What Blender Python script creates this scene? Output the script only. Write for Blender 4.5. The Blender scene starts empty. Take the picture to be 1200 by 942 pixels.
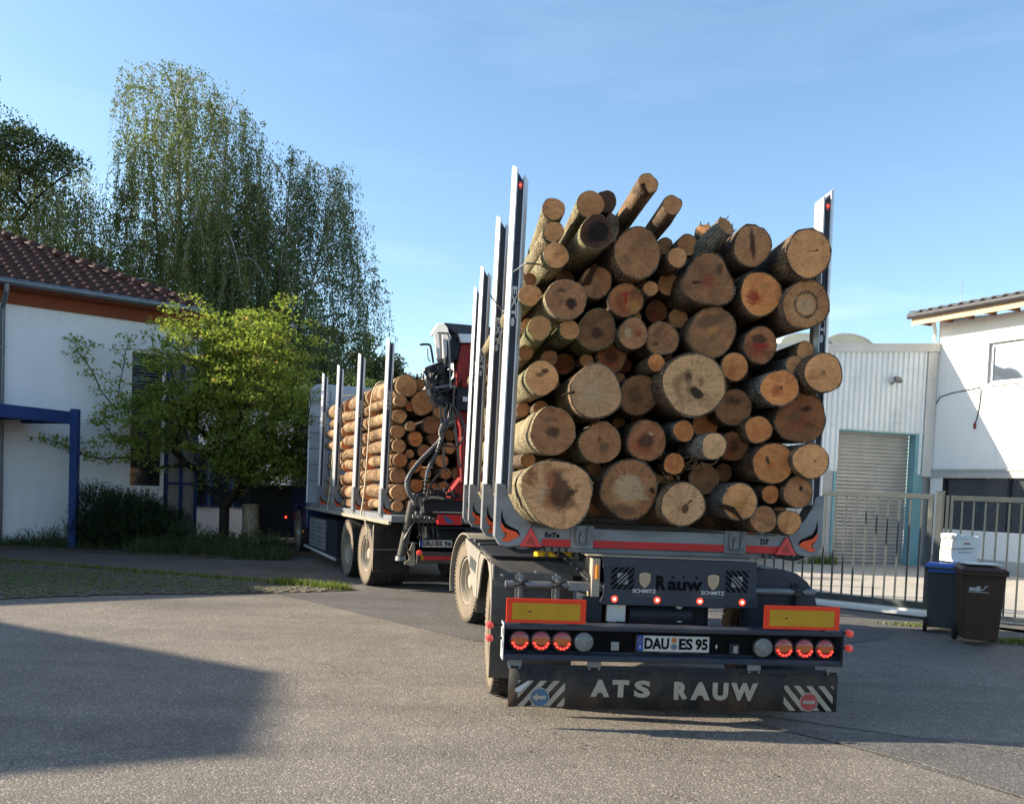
import bpy, math, random
import numpy as np
from math import sin, cos, pi, radians, atan2, sqrt, hypot
from mathutils import Vector, Matrix, noise
random.seed(7); rng = np.random.default_rng(11)
SC = bpy.context.scene
COL = SC.collection
# ------------------------------------------------------------ camera
cam = bpy.data.cameras.new('camera'); camo = bpy.data.objects.new('camera', cam); COL.objects.link(camo)
W0, H0, FPX, ROLL, PITCH, CY, CX, EYE = 1200., 942., 1050., .0382, -.0445, 619.6, 571.4, 1.653
cam.sensor_fit = 'HORIZONTAL'; cam.sensor_width = 36; cam.lens = FPX / W0 * 36
cam.clip_start = .05; cam.clip_end = 3000
cam.shift_x = (W0/2 - CX) / W0; cam.shift_y = (CY - H0/2) / W0
camo.matrix_world = Matrix.Translation((0, 0, EYE)) @ Matrix.Rotation(pi/2 + PITCH, 4, 'X') @ Matrix.Rotation(ROLL, 4, 'Z')
SC.camera = camo
# ------------------------------------------------------------ light
SUN_EL, SUN_AZ = radians(24.5), radians(-4)        # light travels towards +X, slightly towards the camera
w = bpy.data.worlds.new('World'); SC.world = w; w.use_nodes = True
nt = w.node_tree; nt.nodes.clear()
sky = nt.nodes.new('ShaderNodeTexSky'); sky.sky_type = 'NISHITA'; sky.sun_disc = False
sky.sun_elevation = SUN_EL; sky.sun_rotation = radians(270) - SUN_AZ
sky.altitude = 120; sky.air_density = 1.0; sky.dust_density = 1.0; sky.ozone_density = 1.6
bg = nt.nodes.new('ShaderNodeBackground'); bg.inputs[1].default_value = .115
outw = nt.nodes.new('ShaderNodeOutputWorld')
tc = nt.nodes.new('ShaderNodeTexCoord'); mp = nt.nodes.new('ShaderNodeMapping'); mp.inputs['Scale'].default_value = (1.2, 1.2, 6.5)
mp.inputs['Rotation'].default_value = (.12, .2, 0)
nz = nt.nodes.new('ShaderNodeTexNoise'); nz.inputs['Scale'].default_value = 2.2; nz.inputs['Detail'].default_value = 7; nz.inputs['Roughness'].default_value = .62
rmp = nt.nodes.new('ShaderNodeValToRGB'); rmp.color_ramp.elements[0].position = .52; rmp.color_ramp.elements[1].position = .85
rmp.color_ramp.elements[1].color = (.45, .45, .45, 1)
sep = nt.nodes.new('ShaderNodeSeparateXYZ'); mz = nt.nodes.new('ShaderNodeMapRange')
mz.inputs[1].default_value = .02; mz.inputs[2].default_value = .30; mz.inputs[3].default_value = 1; mz.inputs[4].default_value = .12
mm = nt.nodes.new('ShaderNodeMath'); mm.operation = 'MULTIPLY'
mix = nt.nodes.new('ShaderNodeMix'); mix.data_type = 'RGBA'; mix.inputs[7].default_value = (7.2, 7.8, 8.4, 1)
L = nt.links.new
L(tc.outputs['Generated'], mp.inputs[0]); L(mp.outputs[0], nz.inputs[0]); L(nz.outputs[0], rmp.inputs[0])
L(tc.outputs['Generated'], sep.inputs[0]); L(sep.outputs[2], mz.inputs[0])
L(rmp.outputs[0], mm.inputs[0]); L(mz.outputs[0], mm.inputs[1])
L(mm.outputs[0], mix.inputs[0]); tn = nt.nodes.new('ShaderNodeMix'); tn.data_type = 'RGBA'; tn.blend_type = 'MULTIPLY'; tn.inputs[0].default_value = 1; tn.inputs[7].default_value = (.90, 1.0, 1.02, 1); L(sky.outputs[0], tn.inputs[6]); L(tn.outputs[2], mix.inputs[6]); L(mix.outputs[2], bg.inputs[0]); L(bg.outputs[0], outw.inputs[0])
sl = bpy.data.lights.new('sun', 'SUN'); sl.energy = 5.0; sl.angle = radians(.53); sl.color = (1, .87, .68)
so = bpy.data.objects.new('sun', sl); COL.objects.link(so)
sd = Vector((cos(SUN_EL)*cos(SUN_AZ), cos(SUN_EL)*sin(SUN_AZ), -sin(SUN_EL)))
so.rotation_euler = sd.to_track_quat('-Z', 'Y').to_euler(); so.location = (-30, 0, 20)
SC.view_settings.view_transform = 'Standard'; SC.view_settings.look = 'None'; SC.view_settings.gamma = 1
SC.view_settings.exposure = 1.25
SC.cycles.max_bounces = 6; SC.cycles.transparent_max_bounces = 8

# ------------------------------------------------------------ helpers
class Fr:                       # a turned frame on the ground: X along, Y away, yaw counter-clockwise
    def __init__(s, x, y, yaw): s.x, s.y, s.yaw = x, y, yaw
    def w(s, x, y, z=0): c, d = cos(s.yaw), sin(s.yaw); return (s.x + x*c - y*d, s.y + x*d + y*c, z)

def empty(name, loc, rz=0, label=None, cat=None, group=None, parent=None):
    o = bpy.data.objects.new(name, None); COL.objects.link(o); o.location = loc; o.rotation_euler = (0, 0, rz); o.empty_display_size = .1
    if parent: o.parent = parent
    return tag(o, label, cat, group)
def tag(o, label=None, cat=None, group=None, kind=None):
    if label: o['label'] = label
    if cat: o['category'] = cat
    if group: o['group'] = group
    if kind: o['kind'] = kind
    return o
def link(name, me, parent=None, loc=(0, 0, 0), rot=(0, 0, 0), mat=None):
    o = bpy.data.objects.new(name, me); COL.objects.link(o); o.parent = parent; o.location = loc; o.rotation_euler = rot
    if mat and not me.materials: me.materials.append(mat)
    return o
def copyobj(o, parent=None, **k):
    c = o.copy(); COL.objects.link(c); c.parent = parent
    for a, b in k.items(): setattr(c, a, b)
    return c
def copytree(o, parent=None, **k):
    c = copyobj(o, parent, **k)
    for ch in list(o.children): copytree(ch, c)
    return c

class G:                        # collects shapes into one mesh
    def __init__(s): s.v = []; s.f = []; s.m = []; s.mats = []; s.cm = 0; s.T = None
    def mat(s, m):
        if m not in s.mats: s.mats.append(m)
        s.cm = s.mats.index(m); return s
    def add(s, vs, fs):
        b = len(s.v)
        s.v += [tuple(s.T @ Vector(p)) for p in vs] if s.T else [tuple(p) for p in vs]
        for f in fs: s.f.append(tuple(b+i for i in f)); s.m.append(s.cm)
        return s
    def box(s, x0, x1, y0, y1, z0, z1):
        return s.add([(x0,y0,z0),(x1,y0,z0),(x1,y1,z0),(x0,y1,z0),(x0,y0,z1),(x1,y0,z1),(x1,y1,z1),(x0,y1,z1)],
                     [(0,3,2,1),(4,5,6,7),(0,1,5,4),(1,2,6,5),(2,3,7,6),(3,0,4,7)])
    def cb(s, c, sx, sy, sz, R=None):
        vs = [Vector((a*sx/2, b*sy/2, d*sz/2)) for a, b, d in ((-1,-1,-1),(1,-1,-1),(1,1,-1),(-1,1,-1),(-1,-1,1),(1,-1,1),(1,1,1),(-1,1,1))]
        if R is not None: vs = [R @ v for v in vs]
        return s.add([v + Vector(c) for v in vs], [(0,3,2,1),(4,5,6,7),(0,1,5,4),(1,2,6,5),(2,3,7,6),(3,0,4,7)])
    def prism(s, pts, y0, y1, sh=0):      # outline in XZ, thick along Y; sh shears depth with x
        n = len(pts); a = sum(pts[i][0]*pts[(i+1) % n][1] - pts[(i+1) % n][0]*pts[i][1] for i in range(n))
        if a < 0: pts = pts[::-1]
        xm = max(p[0] for p in pts)
        vs = [(x, y0+sh*(xm-x), z) for x, z in pts] + [(x, y1+sh*(xm-x), z) for x, z in pts]
        return s.add(vs, [tuple(range(n)), tuple(range(2*n-1, n-1, -1))] + [(i, i+n, (i+1) % n+n, (i+1) % n) for i in range(n)])
    def prismx(s, pts, x0, x1):           # outline in YZ, thick along X
        n = len(pts); a = sum(pts[i][0]*pts[(i+1) % n][1] - pts[(i+1) % n][0]*pts[i][1] for i in range(n))
        if a < 0: pts = pts[::-1]
        vs = [(x1, y, z) for y, z in pts] + [(x0, y, z) for y, z in pts]
        return s.add(vs, [tuple(range(n)), tuple(range(2*n-1, n-1, -1))] + [(i, i+n, (i+1) % n+n, (i+1) % n) for i in range(n)])
    def prismz(s, pts, z0, z1):
        n = len(pts); a = sum(pts[i][0]*pts[(i+1) % n][1] - pts[(i+1) % n][0]*pts[i][1] for i in range(n))
        if a < 0: pts = pts[::-1]
        vs = [(x, y, z1) for x, y in pts] + [(x, y, z0) for x, y in pts]
        return s.add(vs, [tuple(range(n)), tuple(range(2*n-1, n-1, -1))] + [(i, i+n, (i+1) % n+n, (i+1) % n) for i in range(n)])
    def tube(s, pts, r, n=8, cap=True):
        P = [Vector(p) for p in pts]; rr = r if isinstance(r, (list, tuple)) else [r]*len(P); k = len(P); vs = []; fs = []; up = None
        for i, p in enumerate(P):
            t = (P[min(i+1, k-1)] - P[max(i-1, 0)]).normalized()
            if up is None:
                up = Vector((0, 0, 1)) if abs(t.z) < .9 else Vector((1, 0, 0))
            a = t.cross(up).normalized(); b = a.cross(t).normalized(); up = b
            for j in range(n):
                q = 2*pi*j/n; vs.append(p + (a*cos(q) + b*sin(q))*rr[i])
        for i in range(k-1):
            for j in range(n): fs.append((i*n+j, i*n+(j+1) % n, (i+1)*n+(j+1) % n, (i+1)*n+j))
        if cap: fs += [tuple(range(n-1, -1, -1)), tuple(range((k-1)*n, k*n))]
        return s.add(vs, fs)
    def lathe(s, prof, n=32, ax='X', c=(0, 0, 0), close=False):   # prof: (along axis, radius)
        vs = []; fs = []; k = len(prof)
        for a, r in prof:
            for j in range(n):
                q = 2*pi*j/n; u, v2 = r*cos(q), r*sin(q)
                vs.append((a+c[0], u+c[1], v2+c[2]) if ax == 'X' else ((u+c[0], a+c[1], v2+c[2]) if ax == 'Y' else (u+c[0], v2+c[1], a+c[2])))
        K = k if close else k-1
        for i in range(K):
            for j in range(n):
                f = (i*n+j, i*n+(j+1) % n, (i+1) % k*n+(j+1) % n, (i+1) % k*n+j); fs.append(f if ax != 'Y' else f[::-1])
        return s.add(vs, fs)
    def disc(s, cx, y, cz, r, n=24, th=.004, ry=None):
        return s.prism([(cx + r*cos(2*pi*i/n), cz + (ry or r)*sin(2*pi*i/n)) for i in range(n)], y, y+th)
    def me(s, name='mesh', smooth=False):
        m = bpy.data.meshes.new(name); m.from_pydata(s.v, [], s.f)
        for x in s.mats: m.materials.append(x)
        if len(s.mats) > 1: m.polygons.foreach_set('material_index', s.m)
        if smooth:
            m.polygons.foreach_set('use_smooth', [True]*len(m.polygons)); 
            if smooth != 'all':
                try: m.set_sharp_from_angle(angle=radians(38))
                except Exception: pass
        m.update(); return m
    def build(s, name, mat=None, parent=None, smooth=False, bevel=0, loc=(0, 0, 0), rot=(0, 0, 0)):
        m = s.me(name, smooth)
        if mat and not m.materials: m.materials.append(mat)
        o = link(name, m, parent, loc, rot)
        if bevel:
            b = o.modifiers.new('edge', 'BEVEL'); b.width = bevel; b.segments = 2; b.limit_method = 'ANGLE'; b.angle_limit = radians(40)
        return o

def text(body, x0, x1, z0, z1, y, name, mat, parent, bold=0., th=.002, rot=0, shear=0):
    cu = bpy.data.curves.new('t', 'FONT'); cu.body = body; cu.offset = bold; cu.extrude = .0; cu.resolution_u = 3; cu.shear = shear
    o = bpy.data.objects.new('t', cu); COL.objects.link(o)
    dg = bpy.context.evaluated_depsgraph_get(); me = bpy.data.meshes.new_from_object(o.evaluated_get(dg))
    bpy.data.objects.remove(o); bpy.data.curves.remove(cu)
    co = np.zeros(len(me.vertices)*3); me.vertices.foreach_get('co', co); co = co.reshape(-1, 3)
    u = co[:, 0]; v = co[:, 1]
    if rot: u, v = v, -u                        # reads downwards
    u = (u-u.min())/(u.max()-u.min()); v = (v-v.min())/(v.max()-v.min())
    co = np.stack([x0+u*(x1-x0), np.full_like(u, y), z0+v*(z1-z0)], 1)
    # thin solid: front face plus a copy behind joined by side walls
    n = len(co); faces = [tuple(p.vertices) for p in me.polygons]
    ec = {}
    for f in faces:
        for i in range(len(f)): e = (f[i], f[(i+1) % len(f)]); ec[e] = 1
    side = [(b, a, a+n, b+n) for a, b in ec if (b, a) not in ec]
    co2 = co.copy(); co2[:, 1] += th
    m2 = bpy.data.meshes.new(name); m2.from_pydata([tuple(p) for p in np.vstack([co, co2])], [], faces + side); bpy.data.meshes.remove(me)
    m2.materials.append(mat); m2.update()
    return link(name, m2, parent)

def clip(poly, x0, x1, z0, z1):
    for ax, lim, sg in ((0, x0, 1), (0, x1, -1), (1, z0, 1), (1, z1, -1)):
        out = []
        for i in range(len(poly)):
            a, b = poly[i], poly[(i+1) % len(poly)]; da, db = sg*(a[ax]-lim), sg*(b[ax]-lim)
            if da >= 0: out.append(a)
            if da*db < 0: t = da/(da-db); out.append((a[0]+t*(b[0]-a[0]), a[1]+t*(b[1]-a[1])))
        poly = out
        if not poly: return []
    return poly
def smoothpts(pts, k=6):
    P = [Vector(p) for p in pts]; out = []
    for i in range(len(P)-1):
        a, b, c, d = P[max(i-1, 0)], P[i], P[i+1], P[min(i+2, len(P)-1)]
        for j in range(k):
            t = j/k; out.append(.5*((2*b) + (c-a)*t + (2*a-5*b+4*c-d)*t*t + (3*b-a-3*c+d)*t**3))
    out.append(P[-1]); return out

# ------------------------------------------------------------ materials
def newmat(name):
    m = bpy.data.materials.new(name); m.use_nodes = True; n = m.node_tree; n.nodes.clear()
    o = n.nodes.new('ShaderNodeOutputMaterial'); b = n.nodes.new('ShaderNodeBsdfPrincipled'); n.links.new(b.outputs[0], o.inputs[0])
    return m, n, b
def N(n, t, **k):
    x = n.nodes.new(t)
    for a, b in k.items():
        if a.startswith('i'):
            key = a[1:]; x.inputs[int(key) if key.isdigit() else key.replace('_', ' ')].default_value = b
        else: setattr(x, a, b)
    return x
def ramp(n, src, stops):
    r = n.nodes.new('ShaderNodeValToRGB'); e = r.color_ramp.elements
    while len(e) < len(stops): e.new(.5)
    for q, (p, c) in zip(e, stops): q.position = p; q.color = (*c, 1) if len(c) == 3 else c
    n.links.new(src, r.inputs[0]); return r.outputs[0]
def mixc(n, fac, a, b, mode='MIX'):
    x = N(n, 'ShaderNodeMix', data_type='RGBA', blend_type=mode)
    for s, q in ((0, fac), (6, a), (7, b)):
        if hasattr(q, 'links'): n.links.new(q, x.inputs[s])
        else: x.inputs[s].default_value = q if s == 0 else (*q, 1)
    return x.outputs[2]
def noise_(n, sc, det=5, ro=.6, vec=None, dist=0):
    x = N(n, 'ShaderNodeTexNoise'); x.inputs['Scale'].default_value = sc; x.inputs['Detail'].default_value = det; x.inputs['Roughness'].default_value = ro
    x.inputs['Distortion'].default_value = dist
    if vec is not None: n.links.new(vec, x.inputs['Vector'])
    return x.outputs[0]
def bump(n, b, h, st=.3, d=.01):
    x = N(n, 'ShaderNodeBump'); x.inputs['Strength'].default_value = st; x.inputs['Distance'].default_value = d
    n.links.new(h, x.inputs['Height']); n.links.new(x.outputs[0], b.inputs['Normal'])
def objvec(n, scale=(1, 1, 1), rand=False):
    t = N(n, 'ShaderNodeTexCoord'); m = N(n, 'ShaderNodeMapping'); m.inputs['Scale'].default_value = scale
    n.links.new(t.outputs['Object'], m.inputs[0])
    if rand:
        oi = N(n, 'ShaderNodeObjectInfo'); cx = N(n, 'ShaderNodeCombineXYZ'); mu = N(n, 'ShaderNodeMath', operation='MULTIPLY', i1=37.)
        n.links.new(oi.outputs['Random'], mu.inputs[0]); n.links.new(mu.outputs[0], cx.inputs[1]); n.links.new(mu.outputs[0], cx.inputs[0]); n.links.new(cx.outputs[0], m.inputs[1])
    return m.outputs[0]
def pm(name, col, rough=.5, metal=0., var=.15, sc=6., dirt=None, da=.5, bmp=0., bsc=60., spec=.28, coat=0, stretch=(1, 1, 1)):
    m, n, b = newmat(name); v = objvec(n, stretch)
    f = noise_(n, sc, 6, .65, v)
    c = mixc(n, ramp(n, f, [(.3, (0,)*3), (.7, (1,)*3)]), tuple(x*(1-var) for x in col), tuple(min(1, x*(1+var)) for x in col))
    if dirt:
        g = noise_(n, sc*.45, 8, .7, v, .3); c = mixc(n, ramp(n, g, [(.62-da*.3, (0,)*3), (.78, (1,)*3)]), c, dirt)
        r = ramp(n, g, [(.4, (rough,)*3), (.75, (min(1, rough+.3),)*3)]); n.links.new(r, b.inputs['Roughness'])
    else:
        r = ramp(n, f, [(.2, (rough*.8,)*3), (.8, (min(1, rough*1.2),)*3)]); n.links.new(r, b.inputs['Roughness'])
    n.links.new(c, b.inputs['Base Color']); b.inputs['Metallic'].default_value = metal; b.inputs['Specular IOR Level'].default_value = spec
    b.inputs['Coat Weight'].default_value = coat
    if bmp: bump(n, b, noise_(n, bsc, 4, .6, v), bmp, .01)
    return m
def emit(name, col, st, base=None):
    m, n, b = newmat(name); b.inputs['Base Color'].default_value = (*(base or col), 1); b.inputs['Emission Color'].default_value = (*col, 1); b.inputs['Emission Strength'].default_value = st
    b.inputs['Roughness'].default_value = .3
    return m
def leafmat(name, c1, c2, c3=None, tr=.35, p3=.92):
    m, n, b = newmat(name); gi = N(n, 'ShaderNodeNewGeometry'); r = gi.outputs['Random Per Island']
    st = [(0, c1), (.55, c2), (.85, tuple(x*1.15 for x in c2))]
    if c3: st += [(p3, c2), (min(1, p3+.02), c3)]
    c = ramp(n, r, st); v = objvec(n); c = mixc(n, ramp(n, noise_(n, .7, 3, .5, v), [(.35, (.6,)*3), (.65, (1,)*3)]), tuple(x*.85 for x in c1), c)
    n.links.new(c, b.inputs['Base Color']); b.inputs['Roughness'].default_value = .6; b.inputs['Specular IOR Level'].default_value = .12
    t = N(n, 'ShaderNodeBsdfTranslucent'); hs = N(n, 'ShaderNodeHueSaturation'); hs.inputs['Saturation'].default_value = 1.1; hs.inputs['Value'].default_value = 1.25
    n.links.new(c, hs.inputs['Color']); n.links.new(hs.outputs[0], t.inputs[0])
    s = N(n, 'ShaderNodeMixShader'); s.inputs[0].default_value = tr; n.links.new(b.outputs[0], s.inputs[1]); n.links.new(t.outputs[0], s.inputs[2])
    o = [x for x in n.nodes if x.type == 'OUTPUT_MATERIAL'][0]; n.links.new(s.outputs[0], o.inputs[0])
    return m

def asphalt(name, base, tint=(.30, .27, .23), big=.25):
    m, n, b = newmat(name); v = objvec(n)
    vo = N(n, 'ShaderNodeTexVoronoi', feature='F1'); vo.inputs['Scale'].default_value = 75; n.links.new(v, vo.inputs['Vector'])
    sx = N(n, 'ShaderNodeSeparateColor'); n.links.new(vo.outputs['Color'], sx.inputs[0])
    stones = ramp(n, sx.outputs[0], [(0, tuple(x*.35 for x in base)), (.35, tuple(x*.75 for x in base)), (.7, base), (.9, tint), (1, tuple(min(1, x*1.9) for x in tint))])
    mort = ramp(n, vo.outputs['Distance'], [(.25, (1,)*3), (.62, (.30,)*3)])
    c = mixc(n, 1., stones, mort, 'MULTIPLY')
    c = mixc(n, .55, c, mixc(n, 1., ramp(n, noise_(n, 260, 3, .7, v), [(.3, (.45,)*3), (.7, (1.5,)*3)]), base, 'MULTIPLY'))
    lg = ramp(n, noise_(n, .35, 7, .62, v, .4), [(.3, (1-big,)*3), (.7, (1+big*.6,)*3)]); c = mixc(n, 1., c, lg, 'MULTIPLY')
    tr_ = noise_(n, 1.0, 4, .55, objvec(n, (.16, 1.5, 1)), .3); c = mixc(n, 1., c, ramp(n, tr_, [(.36, (.86,)*3), (.5, (1,)*3), (.72, (1.06,)*3)]), 'MULTIPLY')
    vc = N(n, 'ShaderNodeTexVoronoi', feature='DISTANCE_TO_EDGE'); vc.inputs['Scale'].default_value = .42; dv = N(n, 'ShaderNodeVectorMath', operation='ADD'); dn = N(n, 'ShaderNodeTexNoise'); dn.inputs['Scale'].default_value = 1.7; dn.inputs['Detail'].default_value = 6; n.links.new(v, dn.inputs['Vector']); n.links.new(dn.outputs['Color'], dv.inputs[0]); n.links.new(v, dv.inputs[1]); n.links.new(dv.outputs[0], vc.inputs['Vector'])
    ck = mixc(n, ramp(n, noise_(n, .5, 3, .5, v), [(.50, (0,)*3), (.60, (1,)*3)]), (1, 1, 1), ramp(n, vc.outputs['Distance'], [(.0, (.45,)*3), (.006, (1,)*3)])); c = mixc(n, 1., c, ck, 'MULTIPLY')
    st_ = ramp(n, noise_(n, 1.9, 4, .6, v, 1.), [(.66, (1,)*3), (.74, (.72,)*3)]); c = mixc(n, 1., c, st_, 'MULTIPLY')
    lg2 = ramp(n, noise_(n, 3.1, 5, .7, v), [(.3, (.86,)*3), (.7, (1.1,)*3)]); c = mixc(n, 1., c, lg2, 'MULTIPLY')
    n.links.new(c, b.inputs['Base Color']); b.inputs['Roughness'].default_value = .82; b.inputs['Specular IOR Level'].default_value = .35
    bump(n, b, vo.outputs['Distance'], .55, -.006)
    return m

M = {}
M['asphalt'] = asphalt('asphalt_coarse', (.238, .21, .178), (.46, .40, .33))
M['asphalt2'] = asphalt('asphalt_patch', (.150, .142, .132), (.30, .27, .24), .15)
M['asphalt3'] = asphalt('asphalt_far', (.17, .16, .145), (.30, .27, .23), .15)
M['concrete'] = pm('yard_concrete', (.40, .37, .32), .85, var=.12, sc=.9, dirt=(.25, .22, .19), da=.35, bmp=.2, bsc=90)
M['kerb'] = pm('kerb_stone', (.33, .31, .28), .85, sc=3, dirt=(.15, .13, .1), bmp=.3)
M['path'] = pm('brown_grey_path', (.125, .11, .09), .9, sc=1.5, dirt=(.07, .06, .05), bmp=.3, bsc=60)
M['soil'] = pm('dark_soil', (.075, .06, .045), .95, sc=3, bmp=.6, bsc=30, var=.35)
M['paver'] = pm('grey_paver', (.125, .112, .092), .9, sc=2.2, dirt=(.1, .09, .07), bmp=.3, bsc=50)
def wallmat(name, col, d=.1, sc=1.2):
    m, n, b = newmat(name); v = objvec(n); v2 = objvec(n, (3, 3, .35))
    c = mixc(n, ramp(n, noise_(n, sc, 6, .6, v), [(.3, (0,)*3), (.75, (1,)*3)]), tuple(x*(1-d) for x in col), col)
    c = mixc(n, ramp(n, noise_(n, 1.5, 6, .7, v2), [(.56, (0,)*3), (.85, (.45,)*3)]), c, tuple(x*.55 for x in col))
    n.links.new(c, b.inputs['Base Color']); b.inputs['Roughness'].default_value = .9; bump(n, b, noise_(n, 160, 3, .6, v), .25, .004); return m
M['house_wall'] = wallmat('pale_render', (.80, .80, .815))
M['white_wall'] = wallmat('white_render', (.80, .79, .77), .06, .8)
M['white_low'] = wallmat('grey_plinth', (.42, .42, .41))
M['terracotta'] = pm('terracotta_fascia', (.20, .055, .028), .8, sc=3, var=.12)
M['tile'] = pm('brown_roof_tile', (.070, .028, .019), .5, var=.35, sc=4, dirt=(.06, .026, .018), da=.4, bmp=.3, spec=.25)
M['tile_dark'] = pm('dark_roof_tile', (.055, .055, .062), .5, var=.3, sc=4, bmp=.2)
M['gutter'] = pm('zinc_gutter', (.16, .18, .20), .4, .6, sc=3, var=.2)
M['blue'] = pm('blue_painted_steel', (.014, .040, .150), .45, sc=3, var=.12, dirt=(.02, .04, .10), da=.2)
M['pine_board'] = pm('weathered_pine', (.55, .40, .26), .75, sc=7, var=.3, stretch=(.25, 1, 6), dirt=(.42, .24, .14), da=.3)
M['rafter'] = pm('brown_rafter', (.20, .10, .055), .8, sc=5, var=.25)
M['cladding'] = pm('pale_cladding', (.70, .735, .735), .45, .1, var=.07, sc=1.3, dirt=(.40, .43, .43), da=.2)
M['fasciaw'] = pm('warehouse_fascia', (.58, .57, .54), .6, var=.08, sc=1.5, dirt=(.42, .4, .36), da=.2)
M['shutter'] = pm('roller_shutter', (.40, .385, .36), .42, .35, var=.14, sc=2, dirt=(.27, .25, .22), da=.25)
M['teal'] = pm('teal_paint', (.20, .38, .41), .6, var=.1, sc=2, dirt=(.16, .3, .32))
M['glass_dark'] = pm('dark_glass', (.02, .025, .03), .06, spec=.8, var=.3, sc=1.2)
M['white_frame'] = pm('white_frame', (.78, .78, .76), .4, var=.05)
M['blind'] = pm('grey_blind', (.22, .24, .26), .5, .3, var=.1)
M['glass_sky'] = pm('reflecting_window_glass', (.30, .34, .40), .04, .85, var=.08, sc=.7)
M['skylight'] = pm('skylight_dome', (.55, .55, .42), .35, var=.12, sc=1.5)
M['steel_gate'] = pm('galvanised_green_steel', (.070, .082, .082), .5, .15, var=.1, sc=4, dirt=(.2, .22, .2), da=.2)
M['dk'] = pm('dark_chassis', (.016, .019, .027), .5, var=.3, sc=4, dirt=(.06, .054, .045), da=.28, bmp=.05)
M['navy'] = pm('anthracite_blue_paint', (.026, .033, .048), .45, var=.2, sc=3.5, dirt=(.085, .076, .064), da=.42, coat=.15)
M['fender'] = pm('dusty_fender_plastic', (.060, .058, .054), .62, var=.25, sc=3, dirt=(.165, .14, .11), da=.6, bmp=.06)
M['panel'] = pm('dusty_side_panel', (.24, .22, .19), .6, var=.2, sc=3, dirt=(.34, .29, .22), da=.5)
M['alu'] = pm('scratched_aluminium', (.62, .63, .65), .38, .55, var=.12, sc=5, dirt=(.42, .40, .37), da=.3, stretch=(3, 3, .4))
M['alu_w'] = pm('stake_aluminium', (.56, .57, .60), .36, .4, var=.08, sc=5, dirt=(.36, .34, .32), da=.3, stretch=(4, 4, .25))
M['galv'] = pm('galvanised_tube', (.20, .205, .21), .5, .6, var=.15, sc=6, dirt=(.2, .18, .16))
M['beam'] = pm('bunk_silver_paint', (.225, .235, .25), .45, .2, var=.14, sc=3, dirt=(.14, .13, .12), da=.45, stretch=(1, 1, 3))
M['groove'] = pm('stake_groove', (.035, .04, .055), .6, var=.2, dirt=(.09, .085, .08), da=.3)
M['tyre'] = pm('dusty_tyre', (.035, .033, .032), .85, var=.25, sc=5, dirt=(.36, .30, .22), da=.05, bmp=.2)
M['tyre_side'] = pm('dusty_sidewall', (.185, .15, .112), .88, var=.18, sc=5, dirt=(.16, .135, .10), da=.35, bmp=.15, bsc=30)
M['rim'] = pm('dusty_rim', (.36, .32, .26), .5, .35, var=.15, sc=6, dirt=(.34, .28, .2), da=.4)
M['rim_shine'] = pm('polished_rim', (.78, .77, .75), .22, .9, var=.08, sc=6)
M['rubber'] = pm('black_rubber', (.018, .018, .02), .55, var=.3, sc=8, dirt=(.07, .062, .05), da=.35)
M['flap'] = pm('grimy_rubber_flap', (.020, .019, .019), .65, var=.4, sc=5, dirt=(.11, .072, .048), da=.55, stretch=(1.5, 1, 1.1), bmp=.1)
M['red'] = pm('red_paint', (.26, .018, .016), .5, var=.2, sc=4, dirt=(.09, .022, .02), da=.5)
M['flame'] = pm('orange_red_decal', (.80, .10, .03), .45, var=.05, sc=4)
M['redstripe'] = pm('red_reflective_stripe', (.52, .03, .03), .4, var=.12, sc=4, dirt=(.3, .08, .07), da=.2)
M['tri'] = pm('red_reflector', (.62, .025, .03), .22, var=.2, sc=20, spec=.8)
M['fluo'] = pm('red_orange_board_edge', (.72, .045, .014), .35, var=.04)
M['ochre'] = pm('yellow_reflective_board', (.43, .235, .014), .4, var=.08, sc=12)
M['black'] = pm('black_print', (.004, .004, .005), .7, var=.1, spec=.08)
M['sand'] = pm('sand_coloured_print', (.33, .285, .225), .6, var=.12, sc=9, dirt=(.25, .19, .13), da=.35)
M['white'] = pm('white_print', (.50, .50, .50), .5, var=.05)
M['plate'] = pm('number_plate_white', (.46, .45, .42), .35, var=.05)
M['plateblue'] = pm('number_plate_blue', (.015, .05, .26), .4, var=.05)
M['tan'] = pm('tan_crest', (.44, .31, .19), .5, var=.08)
M['signblue'] = pm('faded_blue_sign', (.04, .115, .22), .6, var=.15, dirt=(.12, .12, .13))
M['signred'] = pm('faded_red_sign', (.36, .06, .055), .6, var=.15, dirt=(.2, .09, .07))
M['yellow'] = pm('yellow_air_cylinder', (.80, .52, .02), .35, var=.06)
M['orange'] = pm('orange_lens', (.80, .28, .03), .2, var=.05)
M['clear'] = pm('clear_lens', (.20, .215, .21), .15, var=.25, sc=70, spec=.9)
M['lensdark'] = pm('dark_red_lens', (.30, .015, .012), .15, var=.2, sc=60, spec=.9)
M['lensorange'] = pm('orange_brown_lens', (.42, .09, .012), .18, var=.2, sc=60, spec=.9)
M['led'] = emit('red_led', (1, .04, .02), 1.7)
M['ledcore'] = emit('red_led_core', (1, .3, .2), 4)
M['ledsoft'] = emit('soft_red_marker', (1, .10, .08), .12, (.42, .04, .035))
M['chrome'] = pm('bright_steel', (.75, .75, .73), .2, .9, var=.1)
M['headboard'] = pm('silver_headboard', (.36, .38, .42), .45, .3, var=.1, sc=2)
M['cabblue'] = pm('dark_blue_cab', (.018, .035, .11), .3, var=.1, coat=.4)
M['strap'] = pm('pale_strap', (.55, .46, .32), .8)
M['hose'] = pm('black_hydraulic_hose', (.022, .022, .024), .35, var=.3, sc=10, spec=.6)
M['bin_grey'] = pm('grey_green_bin_plastic', (.055, .068, .064), .5, var=.1, sc=5, dirt=(.14, .14, .12), da=.25, bmp=.05)
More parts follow.
